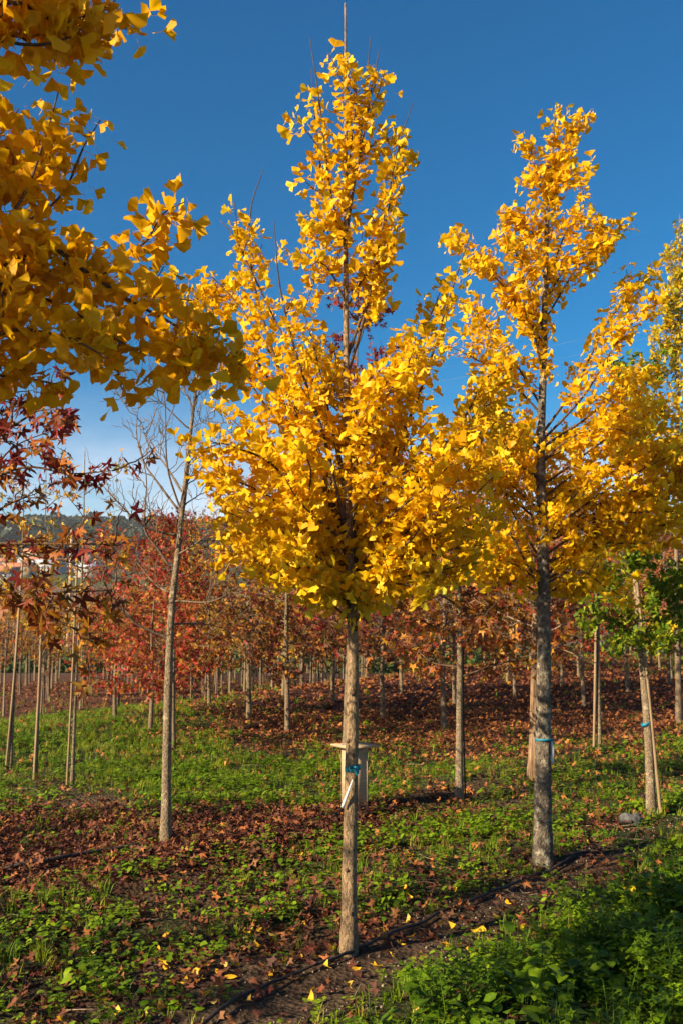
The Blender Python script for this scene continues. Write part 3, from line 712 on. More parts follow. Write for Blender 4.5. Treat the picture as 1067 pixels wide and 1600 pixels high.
# far yellow-green ginkgo at the right edge
e_base = on_ground(1061, 1130)
EY = e_base[1]
e_trunk = [(1058, 1030), (1056, 900), (1058, 700), (1059, 520), (1061, 335)]
e_limbs = [([(1056, 960), (1030, 1000), (1010, 1010)], 0, -.2, .008), ([(1056, 960), (1080, 990), (1100, 1000)], 0, .2, .008), ([(1057, 820), (1030, 780), (1010, 740)], 0, .2, .01), ([(1057, 820), (1090, 780), (1110, 740)], 0, -.2, .01),
 ([(1058, 720), (1035, 670), (1018, 610)], 0, -.2, .01), ([(1058, 700), (1080, 650), (1100, 600)], 0, .3, .01), ([(1059, 600), (1045, 540), (1035, 500)], 0, .1, .008), ([(1059, 560), (1075, 500), (1085, 450)], 0, .1, .008),
 ([(1059, 540), (1045, 480), (1038, 440)], 0, -.1, .008), ([(1060, 480), (1050, 430), (1046, 380)], 0, .1, .007), ([(1060, 470), (1072, 420), (1078, 370)], 0, .1, .007), ([(1058, 640), (1040, 590), (1025, 560), (1020, 515)], 0, -.2, .008, .1, 1, .6)]
near_ginkgo('slender yellow-green ginkgo on the right edge behind the golden one', e_base, e_trunk, EY, .055, e_limbs,
            lambda P: auto_limbs(8, .4, .85, lambda t: .55, lambda t: .5, r=.01, den=.7)(P), PALE, BARK_SG, .046, GINKGO_LOW, 0, twigs=4, top_t=(.5, .985), top_den=1.0, spacing=.026)

# ------------------------------------------------------------------ bare trees and twiggy branches
def twiggy(B, r, A, depth=2, n=7, length=.35, up=.45, t0=.2):
    A.add(*tube(B, np.linspace(r, max(.0018, r * .2), len(B)), 5, lump=.05))
    tips = [B]
    if depth:
        for S in side_shoots(B, n, length, t0, .98, up):
            S = S + np.vstack([np.zeros((1, 3)), np.cumsum(rng.normal(size=(len(S) - 1, 3)) * length * .03, 0)])
            tips += twiggy(S, max(.0024, r * .45), A, depth - 1, max(2, n // 2), length * .55, up, .2)
    return tips

bare_base = on_ground(260, 1316)
BY = bare_base[1]
root = thing('bare_tree', 'leafless young tree with pale speckled trunk standing in the leaf litter', 'tree', bare_base)
_, BP = build_trunk(root, np.vstack([bare_base, px_line([(261, 1200), (264, 1060), (269, 950), (278, 868), (287, 780), (298, 680), (310, 575), (318, 480)], BY)]), .041, .006, BARK_PALE, bare_base)
for pts, d1, r in [
 ([(268, 888), (247, 857), (228, 830), (227, 796), (229, 744), (215, 683)], -.2, .014), ([(278, 838), (226, 822), (191, 791), (160, 757)], -.3, .012), ([(282, 801), (247, 754), (226, 723), (214, 678), (218, 623)], .3, .012),
 ([(287, 773), (260, 728), (231, 691), (218, 647)], .5, .011), ([(298, 673), (260, 636), (231, 610)], -.1, .008), ([(302, 636), (286, 607), (269, 573)], .2, .007), ([(282, 796), (262, 728), (259, 639), (256, 607)], -.4, .010),
 ([(296, 710), (333, 687)], .1, .006), ([(299, 668), (338, 650)], -.2, .006), ([(305, 622), (325, 606), (340, 594)], .2, .006), ([(278, 867), (307, 849), (340, 821)], -.2, .010), ([(268, 927), (245, 914), (215, 880)], .4, .010),
 ([(266, 998), (218, 977), (187, 947), (165, 915), (153, 886)], -.3, .013), ([(269, 938), (330, 940), (375, 915)], -.2, .011), ([(266, 975), (320, 975), (360, 985)], .3, .010), ([(280, 840), (292, 760), (303, 640), (312, 575)], .12, .016)]:
    B = smooth_line(px_line(pts, BY, 0, d1), 6); B[0] = BP[np.argmin(np.abs(BP[:, 2] - B[0][2]))]
    A = Acc(); twiggy(B, r, A, 2, 7, .38, .5)
    V, T, _ = A.get(); obj('branch', V - bare_base, T, TWIG_MID, root, smooth=True)

def twig_tree(name, label, px, py, trunk_px, r0, bark, leaf, n_leaf_den, limb_n, reach, t_lo, t_hi, rise, size=.055, twig=TWIG, lean=None, singles=0):
    b = on_ground(px, py); Y = b[1]
    root = thing(name, label, 'tree', b)
    _, P = build_trunk(root, np.vstack([b, px_line(trunk_px, Y)]), r0, .007, bark, b)
    lines = []
    for B, rr, *_ in auto_limbs(limb_n, t_lo, t_hi, reach, rise, r=.012)(P):
        A = Acc(); tips = twiggy(B, rr, A, 2, 6, .35, .25)
        V, T, _ = A.get(); obj('branch', V - b, T, twig, root, smooth=True)
        lines += [(t, .3, 1, n_leaf_den) for t in tips]
    if leaf:
        pos, R, sz, ti = spur_leaves(lines, .06, 2, size, .02, .9, .3)
        leaves_on(root, STARS, leaf, pos, R, sz, ti, b, singles, 'crown', 12)
    return root
twig_tree('sweetgum_tree', 'sweetgum with pale trunk beside a thin dark stake, rusty leaves on dark twigs', 717, 1255, [(717, 1150), (718, 1000), (716, 900), (715, 780), (714, 660)], .040, BARK_PALE, SG_RUST, .5, 20, lambda t: 1.0 * (1.1 - t) + .15, .32, .85, lambda t: .3, singles=120)
twig_tree('sweetgum_tree', 'almost leafless sweetgum with furrowed corky trunk just behind the mottled grey trunk', 833, 1214, [(835, 1100), (836, 980), (834, 930), (830, 800), (827, 640)], .064, BARK_CORK, SG_RUST, .07, 20, lambda t: 1.0 * (1.1 - t) + .2, .36, .92, lambda t: .45, twig=TWIG_PALE)
twig_tree('sweetgum_tree', 'dark red sweetgum rising behind the golden tree, tips showing beside its trunk', 541, 1173, [(543, 1080), (548, 950), (552, 800), (556, 640), (560, 440)], .052, BARK_SG, SG_DARK, .55, 26, lambda t: 1.15 * (1.1 - t) + .2, .25, .97, lambda t: .5)

# sweetgum leaning in from the left edge
sg_base = np.array([-2.45, 4.75, 0.0]); sg_base[2] = ground(sg_base[0], sg_base[1])
root = thing('sweetgum_tree', 'sweetgum with large dark red star leaves hanging in from the left edge', 'tree', sg_base)
sg_t = np.array([sg_base, sg_base + [0, .03, 1.2], sg_base + [.03, 0, 2.4], sg_base + [0, .0, 3.9]])
_, P = build_trunk(root, sg_t, .045, .008, BARK_SG, sg_base)
sg_lines = []
for pts, d0, d1, den in [
 ([(-240, 800), (-60, 720), (30, 660), (70, 640), (125, 650)], 0, -.3, 1.1), ([(-240, 840), (-40, 760), (40, 730), (110, 740), (182, 735)], 0, -.2, .9), ([(-240, 820), (-50, 770), (20, 700), (90, 670)], 0, .3, 1.0),
 ([(-240, 900), (-60, 830), (10, 790), (60, 770)], 0, .2, .4), ([(-240, 930), (-50, 880), (40, 930), (110, 925), (190, 922)], 0, -.5, .9), ([(-240, 900), (-40, 850), (60, 870), (120, 880)], 0, .2, .45),
 ([(-240, 960), (-60, 920), (30, 940), (100, 975), (145, 990)], 0, -.4, 1.0), ([(-240, 700), (-60, 540), (0, 470), (40, 455)], 0, .6, .8), ([(-240, 860), (-20, 850), (60, 850), (130, 850), (190, 850)], 0, -.2, .35), ([(-240, 780), (-60, 680), (10, 620), (50, 610)], 0, .5, .9)]:
    B = smooth_line(px_line(pts, 4.75, d0, d1), 6); B[0] = P[np.argmin(np.abs(P[:, 2] - B[0][2]))]
    A = Acc(); tips = twiggy(B, .010, A, 1, 5, .22, .1, .45)
    V, T, _ = A.get(); obj('branch', V - sg_base, T, TWIG, root, smooth=True)
    sg_lines += [(B, .42, 1, den * .8)] + [(t, .3, 1, den * .8) for t in tips[1:]]
for B, rr, t0, t1, den in auto_limbs(12, .5, .92, lambda t: 1.0 * (1.1 - t) + .2, lambda t: .4, az=lambda k: math.pi + rng.uniform(-1.8, 1.8))(P):
    V, T = tube(B, np.linspace(rr, .002, len(B)), 6); obj('branch', V - sg_base, T, TWIG, root, smooth=True); sg_lines.append((B, .2, 1, .8))
pos, R, sz, ti = spur_leaves(sg_lines, .036, 2, .052, .02, 1.4, .25)
lo = pos[:, 2] + rng.normal(size=len(pos)) * .12 < 2.22
tag(leaves_on(root, STARS_NEAR, SG_AUTUMN, pos[lo], R[lo], sz[lo], ti[lo], sg_base, 140, 'lower_crown', 16), 'orange and gold lower leaves')
leaves_on(root, STARS_NEAR, SG_DARK, pos[~lo], R[~lo], sz[~lo], ti[~lo], sg_base, 160, 'crown', 16)

# ------------------------------------------------------------------ background sweetgums: four shared shapes
def sweetgum_shape(seed, H=4.1, clear=.95, R0=1.05, n=26, den=1.0):
    global rng
    keep = rng; rng = np.random.default_rng(seed)
    P = smooth_line([[0, 0, -.08], [.02, .01, .9], [-.02, .03, 2.0], [.02, -.02, 3.0], [0, 0, H]], 5)
    A = Acc(); A.add(*tube(P, flared(len(P), .047, .006, .25), 8))
    lines = []
    for k in range(n):
        t = clear / H + (1 - clear / H) * (k + .5) / n * .97; s = P[min(int(t * (len(P) - 1)), len(P) - 1)].copy(); s[2] = t * H
        a = k * 2.4 + rng.uniform(-.5, .5); h = (s[2] - clear) / (H - clear)
        rc = R0 * (math.sqrt(max(0, 1 - h)) * .95 + .12) * rng.uniform(.75, 1.15); up = rng.uniform(.1, .55) * (1 - .3 * h)
        d = np.array([math.cos(a), math.sin(a), 0])
        B = smooth_line([s, s + d * rc * .5 + [0, 0, up * .4], s + d * rc + [0, 0, up]], 5)
        tips = twiggy(B, .010, A, 1, 6, .4, .2, .2)
        lines += [(q, .25, 1, den) for q in tips]
    pos, R, sz, ti = spur_leaves(lines, .052, 2, .056, .05, .9, .3)
    V, T, I = scatter(STARS, rng.integers(0, len(STARS), len(pos)), pos, R, sz, ti)
    rng = keep
    tv, tt, _ = A.get()
    return mesh_data('trunk', tv, tt, BARK_SG, smooth=True), mesh_data('crown', V, T, SG_RUST, I)
SG = [sweetgum_shape(100 + k, H=3.9 + .25 * k, clear=.75, n=30) for k in range(4)]
SG_THIN = [sweetgum_shape(150 + k, H=4.1, n=17, den=.45) for k in range(2)]

def place_tree(base, shape, scale, az, mat, label, group, bark=None, name='sweetgum_tree'):
    r = thing(name, label, 'tree', base, group)
    r.rotation_euler = (float(rng.normal() * .012), float(rng.normal() * .012), az); r.scale = (scale,) * 3
    for nm, d in zip(('trunk', 'crown'), shape):
        o = bpy.data.objects.new(nm, d); col.objects.link(o); o.parent = r
        o.material_slots[0].link = 'OBJECT'; o.material_slots[0].material = (bark or BARK_SG) if nm == 'trunk' else mat
    return r

bg_list = [
 (180, 1122, SG_RED, 'bright red sweetgum at the left end of the red trees, pale trunk by the crest', 1.0, 0), (235, 1143, SG_RED, 'red sweetgum left of the bare tree, trunk foot in short grass', 1.0, 1),
 (272, 1168, SG_RED, 'red sweetgum right behind the bare tree trunk', .98, 2), (328, 1103, SG_GOLD, 'gold and green sweetgum right of the bare tree by a grass tuft', 1.0, 3),
 (305, 1082, SG_RUST, 'small far sweetgum peeping between the bare tree and the gold sweetgum', .95, 0), (390, 1121, SG_RUST, 'rust sweetgum with straight pale trunk left of the blue marked one', 1.0, 0),
 (450, 1143, SG_BROWN, 'brown leaved sweetgum with a faint blue mark, left of the golden tree trunk', 1.0, 1), (443, 1086, SG_GOLD, 'far yellowish sweetgum behind the blue marked brown one', .95, 3),
 (520, 1096, SG_RUST, 'far rust sweetgum just left of the golden tree trunk', .95, 2), (598, 1121, SG_BROWN, 'brown sweetgum just right of the golden tree trunk', 1.0, 3),
 (627, 1083, SG_BROWN, 'shaded far sweetgum between the golden trunk and the red banded one', .95, 0), (693, 1136, SG_RUST, 'rust sweetgum with a faint red band, left of the tree with the dark stake', 1.0, 1),
 (709, 1100, SG_BROWN, 'shaded sweetgum trunk between the red banded tree and the dark stake', .95, 2), (773, 1047, SG_RUST, 'far thin sweetgum on the upper edge, left of the corky trunk', .9, 1),
 (792, 1064, SG_BROWN, 'far shaded sweetgum, second one left of the corky trunk', .9, 3), (804, 1088, SG_RUST, 'sweetgum on red litter next left of the corky trunk', .92, 0),
 (828, 1040, SG_RED, 'far sweetgum showing as a pale sliver against the corky trunk', .9, 2), (877, 1074, SG_RUST, 'orange sweetgum just right of the mottled grey trunk', .92, 1),
 (912, 1102, SG_RED, 'red sweetgum with grey shaded trunk left of the leaning stake pair', .98, 2), (958, 1040, SG_RED, 'far red sweetgum behind the thin stake pair', .9, 0),
 (980, 1081, SG_RUST, 'shaded sweetgum between the thin stake pair and the green ginkgo', .95, 3), (1045, 1070, SG_RUST, 'shaded sweetgum left of the slender trunk on the right edge', .95, 1)]
for px, py, m, lab, sc, k in bg_list:
    b = on_ground(px, py); sc *= .74 if px < 350 else 1.0
    sparse = px > 700 and k == 3
    place_tree(b, SG_THIN[k // 2] if sparse else SG[k], sc, rng.uniform(0, 6.28), m, lab, 'sweetgums in the leaf strewn field')
for k, (x, y, sc, lab) in enumerate([(-4.4, .6, .92, 'rust sweetgum of the second row just beyond the left edge, shading the litter'), (-6.4, 1.7, 1.0, 'rust sweetgum beyond the left edge nearest the camera'), (-6.9, 5.6, .9, 'rust sweetgum beyond the left edge, level with the bare tree')]):
    place_tree(np.array([x, y, ground(x, y) - .02]), (SG_THIN + SG_THIN[:1])[k], sc, k * 1.3, SG_RUST, lab, 'sweetgums in the leaf strewn field')
# far rows on the upper field and down the left slope
far_pts = []
for gx in np.arange(-4, 26, 2.6):
    for gy in np.arange(27, 50, 3.4):
        x = gx + .25 * (gy - 27) + rng.normal() * .25; y = gy + rng.normal() * .3
        s = (x - CREST_A[0]) * CREST_N[0] + (y - CREST_A[1]) * CREST_N[1]
        if s < -1.0 and x / y < .42: far_pts.append((x, y))
for x, y in far_pts:
    place_tree(np.array([x, y, ground(x, y)]), (SG + SG_THIN + SG_THIN)[rng.integers(8)], rng.uniform(.85, 1.05), rng.uniform(0, 6.28), [SG_RED, SG_RUST, SG_BROWN, SG_GOLD, SG_RUST][rng.integers(5)],
               'far sweetgum in the rows at the top of the litter covered field', 'sweetgums of the far rows')

# ------------------------------------------------------------------ staked thin trees
def stake(label, x, y, top, r, mat, lean=(0, 0), name='tree_stake'):
    b = np.array([x, y, ground(x, y) - .05]); t = b + [lean[0], lean[1], top]
    A = Acc(); A.add(*tube(smooth_line([b, (b + t) / 2 + rng.normal(size=3) * .006, t], 4), [r * 1.0] * 9, 8, lump=.03))
    V, T, _ = A.get(); return tag(obj(name, V, T, mat, None, smooth=True, origin=b), label, 'stake')
def young_tree(label, px, py, H, r, mat, lean=(0, 0), leafden=.5, limbs=10, seed=0):
    b = on_ground(px, py)
    root = thing('young_tree', label, 'tree', b)
    P = np.array([b, b + [lean[0] * .3, lean[1] * .3, H * .33], b + [lean[0] * .65 + .02, lean[1] * .66, H * .66], b + [lean[0], lean[1], H]])
    _, P = build_trunk(root, P, r, .004, BARK_PALE, b, sides=9)
    lines = []
    for B, rr, *_ in auto_limbs(limbs, .42, .95, lambda t: .5, lambda t: .35, r=.006)(P):
        A = Acc(); tips = twiggy(B, rr, A, 1, 4, .2, .3); V, T, _ = A.get(); obj('branch', V - b, T, TWIG, root, smooth=True)
        lines += [(t, .3, 1, leafden) for t in tips]
    pos, R, sz, ti = spur_leaves(lines, .06, 2, .045, .02, .8, .3)
    leaves_on(root, STARS, mat, pos, R, sz, ti, b, 0)
    return b
b = young_tree('slim young tree tied to a stake at the far left edge of the grass', 17, 1203, 3.6, .022, SG_GOLD, (.02, .0)); stake('leaning wooden stake tied to the slim tree at the far left edge', b[0] - .045, b[1] - .03, 2.6, .014, STAKE, (.10, 0))
b = young_tree('slim young tree, middle one of three on the left grass', 57, 1217, 3.5, .018, SG_GOLD, (-.02, 0)); stake('wooden stake standing with the middle slim tree on the left grass', b[0] - .012, b[1] - .04, 2.3, .016, STAKE, (.02, 0))
b = young_tree('slim young tree with knobbly trunk, nearest the bare tree of the left three', 113, 1230, 3.6, .022, SG_GOLD, (.02, 0)); stake('thin wooden stake beside the knobbly slim tree', b[0] - .05, b[1] - .02, 2.4, .012, STAKE, (.03, 0))
b = on_ground(717, 1255); stake('thin dark stake beside the pale trunk in the centre field', b[0] + .07, b[1] + .06, 1.6, .008, STAKE_DARK, (.0, 0))
b = young_tree('thin pale young tree tied to a reddish stake, right of the mottled trunk', 936, 1172, 3.4, .032, LIME, (.06, 0), .12, 10); stake('reddish cane stake leaning on the thin pale tree', b[0] - .085, b[1] - .03, 2.9, .018, STAKE, (.13, 0))
stake('wooden stake leaning behind the green leaved ginkgo', stk_base[0] + .085, stk_base[1] - .02, 3.0, .016, STAKE, (-.20, .0))

# ------------------------------------------------------------------ young plantation on the lower terrace
def sapling_shape(seed):
    global rng
    keep = rng; rng = np.random.default_rng(seed)
    H = 3.3; P = smooth_line([[0, 0, -.1], [.03, 0, 1.1], [-.02, .03, 2.2], [0, 0, H]], 3)
    A = Acc(); A.add(*tube(P, np.linspace(.034, .006, len(P)), 6))
    V, T = tube(np.array([[.07, .02, -.1], [.05, .0, 2.0]]), .018, 5); A.add(V, T)
    lines = []
    for k in range(12):
        a = k * 2.4; z = 1.25 + k * .16; d = np.array([math.cos(a), math.sin(a), 0]); s = np.array([0, 0, z])
        B = smooth_line([s, s + d * .3 + [0, 0, .15], s + d * .55 + [0, 0, .4]], 3)
        A.add(*tube(B, np.linspace(.008, .003, len(B)), 4)); lines.append((B, .2, 1, 1))
    pos, R, sz, ti = spur_leaves(lines, .05, 3, .052, .06, .9, .3)
    V, T, I = scatter(STARS, rng.integers(0, len(STARS), len(pos)), pos, R, sz, ti)
    rng = keep
    tv, tt, _ = A.get()
    return mesh_data('trunk', tv, tt, BARK_SG, smooth=True), mesh_data('crown', V, T, SG_GOLD, I)
SAP = [sapling_shape(200 + k) for k in range(3)]
cnt = 0
for i in range(22):
    for j in range(11):
        x = -15.5 + i * .92 + j * .35 + rng.normal() * .1; y = 24 + j * 2.5 + i * .32 + rng.normal() * .2
        s = (x - CREST_A[0]) * CREST_N[0] + (y - CREST_A[1]) * CREST_N[1]
        if s < 4.0 or x / y < -.40 or x / y > .03 or y > 56: continue
        place_tree(np.array([x, y, ground(x, y)]), SAP[(i + j) % 3], rng.uniform(.85, 1.1), rng.uniform(0, 6.28), [SG_GOLD, SG_GOLD, SG_RUST, SG_BROWN][rng.integers(4)],
                   'thin nursery sapling in the dense rows of the lower field on the left', 'saplings of the lower field', name='nursery_sapling'); cnt += 1

# ------------------------------------------------------------------ hedge, wood, village, poles far behind
def leafy_mass(centres, radii, per, leaf, seed):
    r = np.random.default_rng(seed); n = len(centres) * per
    c = np.repeat(centres, per, 0); rr = np.repeat(radii, per, 0)
    u = unit(r.normal(size=(n, 3))); q = u * (r.random((n, 1)) ** .35)
    pos = c + q * rr
    R = frames(r.normal(size=(n, 3)), u + r.normal(size=(n, 3)) * .6 + [0, 0, .4])
    quad = (np.array([[-.5, -.5, 0], [.5, -.4, .1], [.4, .5, 0], [-.5, .4, .12]]), np.array([[0, 1, 2], [0, 2, 3]]))
    return scatter([quad], np.zeros(n, int), pos, R, np.full(n, leaf) * r.uniform(.6, 1.4, n), np.repeat(r.random(len(centres)), per) * .75 + r.random(n) * .25)
HEDGE = leaf_mat('hedge_green', [(0, (.035, .06, .015)), (.5, (.06, .095, .02)), (1, (.10, .12, .03))], .2)
WOOD = leaf_mat('far_wood_green', [(0, (.010, .020, .012)), (.5, (.016, .028, .014)), (1, (.026, .036, .016))], .1)
hx = np.linspace(-32, 8, 60); hy = 60 + rng.normal(size=60) * 1.2
hc = np.stack([hx, hy, ground(hx, hy) + .8], -1); V, T, I = leafy_mass(hc, np.stack([rng.uniform(.7, 1.2, 60), rng.uniform(.7, 1, 60), rng.uniform(.7, 1.3, 60)], -1), 160, .22, 5)
tag(obj('hedge', V, T, HEDGE, None, I), 'dark green hedge behind the rows of saplings', 'hedge', kind='stuff')
hx = np.linspace(2, 40, 50); hy = 56 + rng.normal(size=50) * 1.2
hc = np.stack([hx, hy, ground(hx, hy) + .9], -1); V, T, I = leafy_mass(hc, np.stack([rng.uniform(.8, 1.3, 50), rng.uniform(.7, 1, 50), rng.uniform(.8, 1.6, 50)], -1), 160, .24, 6)
tag(obj('hedge', V, T, HEDGE, None, I), 'dark scrub closing the far side of the litter covered field', 'hedge', kind='stuff')
nw = 1300
wy = rng.uniform(430, 720, nw); wx = rng.uniform(-.62, .62, nw) * wy
wc = np.stack([wx, wy, ground(wx, wy) + rng.uniform(5, 10, nw)], -1)
V, T, I = leafy_mass(wc, np.stack([rng.uniform(3.5, 7, nw), rng.uniform(3.5, 7, nw), rng.uniform(3.0, 6.5, nw)], -1), 46, 3.2, 8)
tag(obj('wood', V, T, WOOD, None, I), 'dark wooded ridge across the valley on the left', 'wood', kind='stuff')

WALL_W = plain_mat('house_white', (.22, .21, .19), .8, .1, 2); WALL_C = plain_mat('house_cream', (.36, .28, .19), .8, .1, 2); WALL_G = plain_mat('house_grey', (.30, .30, .32), .8, .1, 2)
ROOF = plain_mat('roof_tile', (.36, .13, .07), .8, .25, 3); ROOF_G = plain_mat('roof_sheet', (.30, .34, .40), .5, .15, 3); PANE = plain_mat('window_dark', (.03, .035, .045), .2, .1)
def house(px, py, Y, w, d, h, wall, roof, az, label):
    p = at(px, py, Y); z = ground(p[0], p[1]); b = np.array([p[0], p[1], z])
    root = thing('house', label, 'house', b, 'village houses across the valley'); root.rotation_euler = (0, 0, az); root.scale = (.62,) * 3
    V, T = box(-w / 2, w / 2, -d / 2, d / 2, -3, h); obj('wall', V, T, wall, root)
    o = .4; rh = d * .28
    V = np.array([[-w / 2 - o, -d / 2 - o, h], [w / 2 + o, -d / 2 - o, h], [w / 2 + o, d / 2 + o, h], [-w / 2 - o, d / 2 + o, h], [-w / 2 - o, 0, h + rh], [w / 2 + o, 0, h + rh]]); V[:, 2] += .02
    T = np.array([[0, 1, 5], [0, 5, 4], [2, 3, 4], [2, 4, 5], [0, 4, 3], [1, 2, 5], [0, 2, 1], [0, 3, 2]])
    ro = obj('roof', V, T, roof, root)
    V, T = box(w * .2, w * .2 + .7, d * .1, d * .1 + .7, h + rh * .3, h + rh + .8); obj('chimney', V, T, wall, ro)
    for k in range(max(2, int(w // 3))):
        x = -w / 2 + (k + .5) * w / max(2, int(w // 3))
        V, T = box(x - .55, x + .55, -d / 2 - .06, -d / 2 + .1, h * .45, h * .45 + 1.3); obj('window', V, T, PANE, root)
hs = [(8, 872, 330, 11, 8, 5.5, WALL_W, ROOF, 'white house with tiled roof at the left edge of the far village'), (22, 848, 390, 9, 8, 6, WALL_W, ROOF, 'small white house highest on the left of the far village'),
 (42, 866, 350, 12, 9, 5, WALL_G, ROOF_G, 'grey house with metal roof in the far village'), (56, 843, 400, 14, 9, 6, WALL_C, ROOF, 'cream house under the wooded ridge'), (68, 868, 330, 20, 12, 4.5, WALL_C, ROOF, 'long low house with tiled roof in the far village'),
 (76, 880, 300, 15, 10, 4.5, WALL_G, ROOF_G, 'wide shed with blue grey roof in the far village'), (86, 850, 380, 8, 7, 7, WALL_W, ROOF, 'tall white house beside the utility pole'), (100, 876, 310, 14, 9, 5, WALL_W, ROOF, 'white house below the utility pole'),
 (133, 870, 320, 10, 8, 6, WALL_W, ROOF, 'white house right of the utility pole'), (140, 884, 290, 12, 9, 4.5, WALL_W, ROOF_G, 'low white building with grey roof right of the utility pole'), (30, 890, 290, 18, 9, 4, WALL_C, ROOF, 'long farm building low in the far village'), (12, 900, 270, 12, 9, 4.5, WALL_W, ROOF, 'white house lowest at the left edge of the far village')]
for px, py, Y, w, d, h, wa, ro, lab in hs: house(px, py, Y, w, d, h, wa, ro, rng.uniform(-.6, .6), lab)

p = at(113, 828, 78); b = np.array([p[0], 78, ground(p[0], 78)])
root = thing('utility_pole', 'wooden utility pole rising before the far village', 'pole', b)
V, T = tube(np.array([[0, 0, -.5], [0, 0, p[2] - b[2]]]), [.17, .12], 10); obj('pole', V, T, plain_mat('pole_wood', (.36, .25, .15), .8, .2), root, smooth=True)
V, T = box(-.8, .8, -.06, .06, p[2] - b[2] - .7, p[2] - b[2] - .55); obj('cross_arm', V, T, STAKE_DARK, root)
WIRE = plain_mat('cable_grey', (.12, .13, .15), .5, .05)
def cable(label, pa, ya, pb, yb, sag, r):
    a, c = at(*pa, ya), at(*pb, yb); t = np.linspace(0, 1, 24)[:, None]
    P = a * (1 - t) + c * t; P[:, 2] -= sag * 4 * t[:, 0] * (1 - t[:, 0])
    V, T = tube(P, r, 5); tag(obj('power_cable', V, T, WIRE, None, smooth=True, origin=a), label, 'cable', 'overhead power cables')
cable('upper power cable slanting past the wooded ridge', (128, 800), 330, (-60, 855), 200, 1.5, .055); cable('lower power cable slanting past the wooded ridge', (131, 806), 330, (-60, 872), 200, 1.5, .055)
cable('upper faint power cable across the sky behind the golden trees', (560, 590), 120, (1180, 455), 90, 1.2, .010); cable('lower faint power cable across the sky behind the golden trees', (560, 610), 120, (1180, 480), 90, 1.2, .010)

hz = bpy.data.materials.new('haze_air'); hz.use_nodes = True; hn = hz.node_tree.nodes; hn.clear()
ho = hn.new('ShaderNodeOutputMaterial'); hv = hn.new('ShaderNodeVolumePrincipled'); hv.inputs['Color'].default_value = (.80, .88, 1.0, 1); hv.inputs['Density'].default_value = HAZE; hv.inputs['Anisotropy'].default_value = 0.0
hz.node_tree.links.new(hv.outputs[0], ho.inputs['Volume'])
V, T = box(-1300, 1300, -40, 1600, -16, 96); tag(obj('haze', V, T, hz), 'thin bluish air haze over the valley', 'haze', kind='stuff')

# ------------------------------------------------------------------ small things
def lump(n_theta, n_phi, sx, sy, sz, amp, seed, freq=3.0):
    th = np.linspace(0, math.pi, n_theta); ph = np.linspace(0, 2 * math.pi, n_phi, endpoint=False)
    Th, Ph = np.meshgrid(th, ph, indexing='ij'); x, y, z = np.sin(Th) * np.cos(Ph), np.sin(Th) * np.sin(Ph), np.cos(Th)
    k = 1 + amp * (vnoise(x * freq + 9, y * freq + z * freq * 1.7 + 4, seed) - .5) * 2
    V = np.stack([x * k * sx, y * k * sy, z * k * sz], -1).reshape(-1, 3)
    i, j = np.meshgrid(np.arange(n_theta - 1), np.arange(n_phi), indexing='ij'); q0 = i * n_phi + j; q1 = i * n_phi + (j + 1) % n_phi
    return V, np.concatenate([np.stack([q0, q0 + n_phi, q1 + n_phi], -1).reshape(-1, 3), np.stack([q0, q1 + n_phi, q1], -1).reshape(-1, 3)])
def trunk_at(P, z):
    return np.array([np.interp(z, P[:, 2], P[:, k]) for k in range(3)])
def band(label, centre, r, h, tilt=.0, tails=(), name='ribbon'):
    A = Acc(); n = 20; a = np.linspace(0, 2 * math.pi, n, endpoint=False)
    ring = lambda rr, z: np.stack([np.cos(a) * rr, np.sin(a) * rr, z + tilt * np.cos(a)], -1)
    V = np.concatenate([ring(r, -h / 2), ring(r + .003, -h / 2), ring(r + .004, h / 2), ring(r, h / 2)])
    T = []
    for s in range(4):
        for k in range(n):
            q0, q1 = s * n + k, s * n + (k + 1) % n; p0, p1 = ((s + 1) % 4) * n + k, ((s + 1) % 4) * n + (k + 1) % n
            T += [[q0, q1, p1], [q0, p1, p0]]
    A.add(V, T)
    for pts, w in tails:
        P = smooth_line(np.array(pts), 5); tn = unit(np.gradient(P, axis=0)); sd = unit(np.cross(tn, [0, -1, .1])) * w / 2
        n_ = len(P); th = np.array([0, .0018, 0])
        V = np.concatenate([P - sd, P + sd, P - sd + th, P + sd + th]); T = []
        for k in range(n_ - 1):
            for o1, o2 in ((0, n_), (3 * n_, 2 * n_), (2 * n_, 0), (n_, 3 * n_)):
                T += [[o1 + k, o2 + k, o2 + k + 1], [o1 + k, o2 + k + 1, o1 + k + 1]]
        A.add(V, T)
    V, T, _ = A.get(); return tag(obj(name, V + centre, T, TEAL, None, smooth=False, origin=centre), label, 'ribbon')
def strap(label, pts, w0, w1, name='plant_tag'):
    P = smooth_line(np.array(pts), 6); n = len(P); w = np.linspace(w0, w1, n)[:, None] / 2
    tn = unit(np.gradient(P, axis=0)); sd = unit(np.cross(tn, [0, -1, .05])) * w; th = np.array([0, .002, 0])
    V = np.concatenate([P - sd, P + sd, P - sd + th, P + sd + th]); T = []
    for k in range(n - 1):
        for o1, o2 in ((0, n), (3 * n, 2 * n), (2 * n, 0), (n, 3 * n)):
            T += [[o1 + k, o2 + k, o2 + k + 1], [o1 + k, o2 + k + 1, o1 + k + 1]]
    for e in (0, n - 1): T += [[e, n + e, 3 * n + e], [e, 3 * n + e, 2 * n + e]]
    return tag(obj(name, V, T, WHITE, None, origin=P[0]), label, 'tag')
c = at(551, 1200, MY); rm = .042
band('teal ribbon knotted round the tan trunk of the middle tree', c, rm, .026, .006,
     [([[.004, -rm - .006, .01], [.012, -rm - .014, -.004], [.026, -rm - .006, -.03]], .018), ([[.0, -rm - .006, .012], [-.010, -rm - .016, .016], [-.022, -rm - .004, .004]], .016), ([[.0, -rm - .007, .008], [.016, -rm - .018, .010], [.030, -rm - .002, -.02]], .014)])
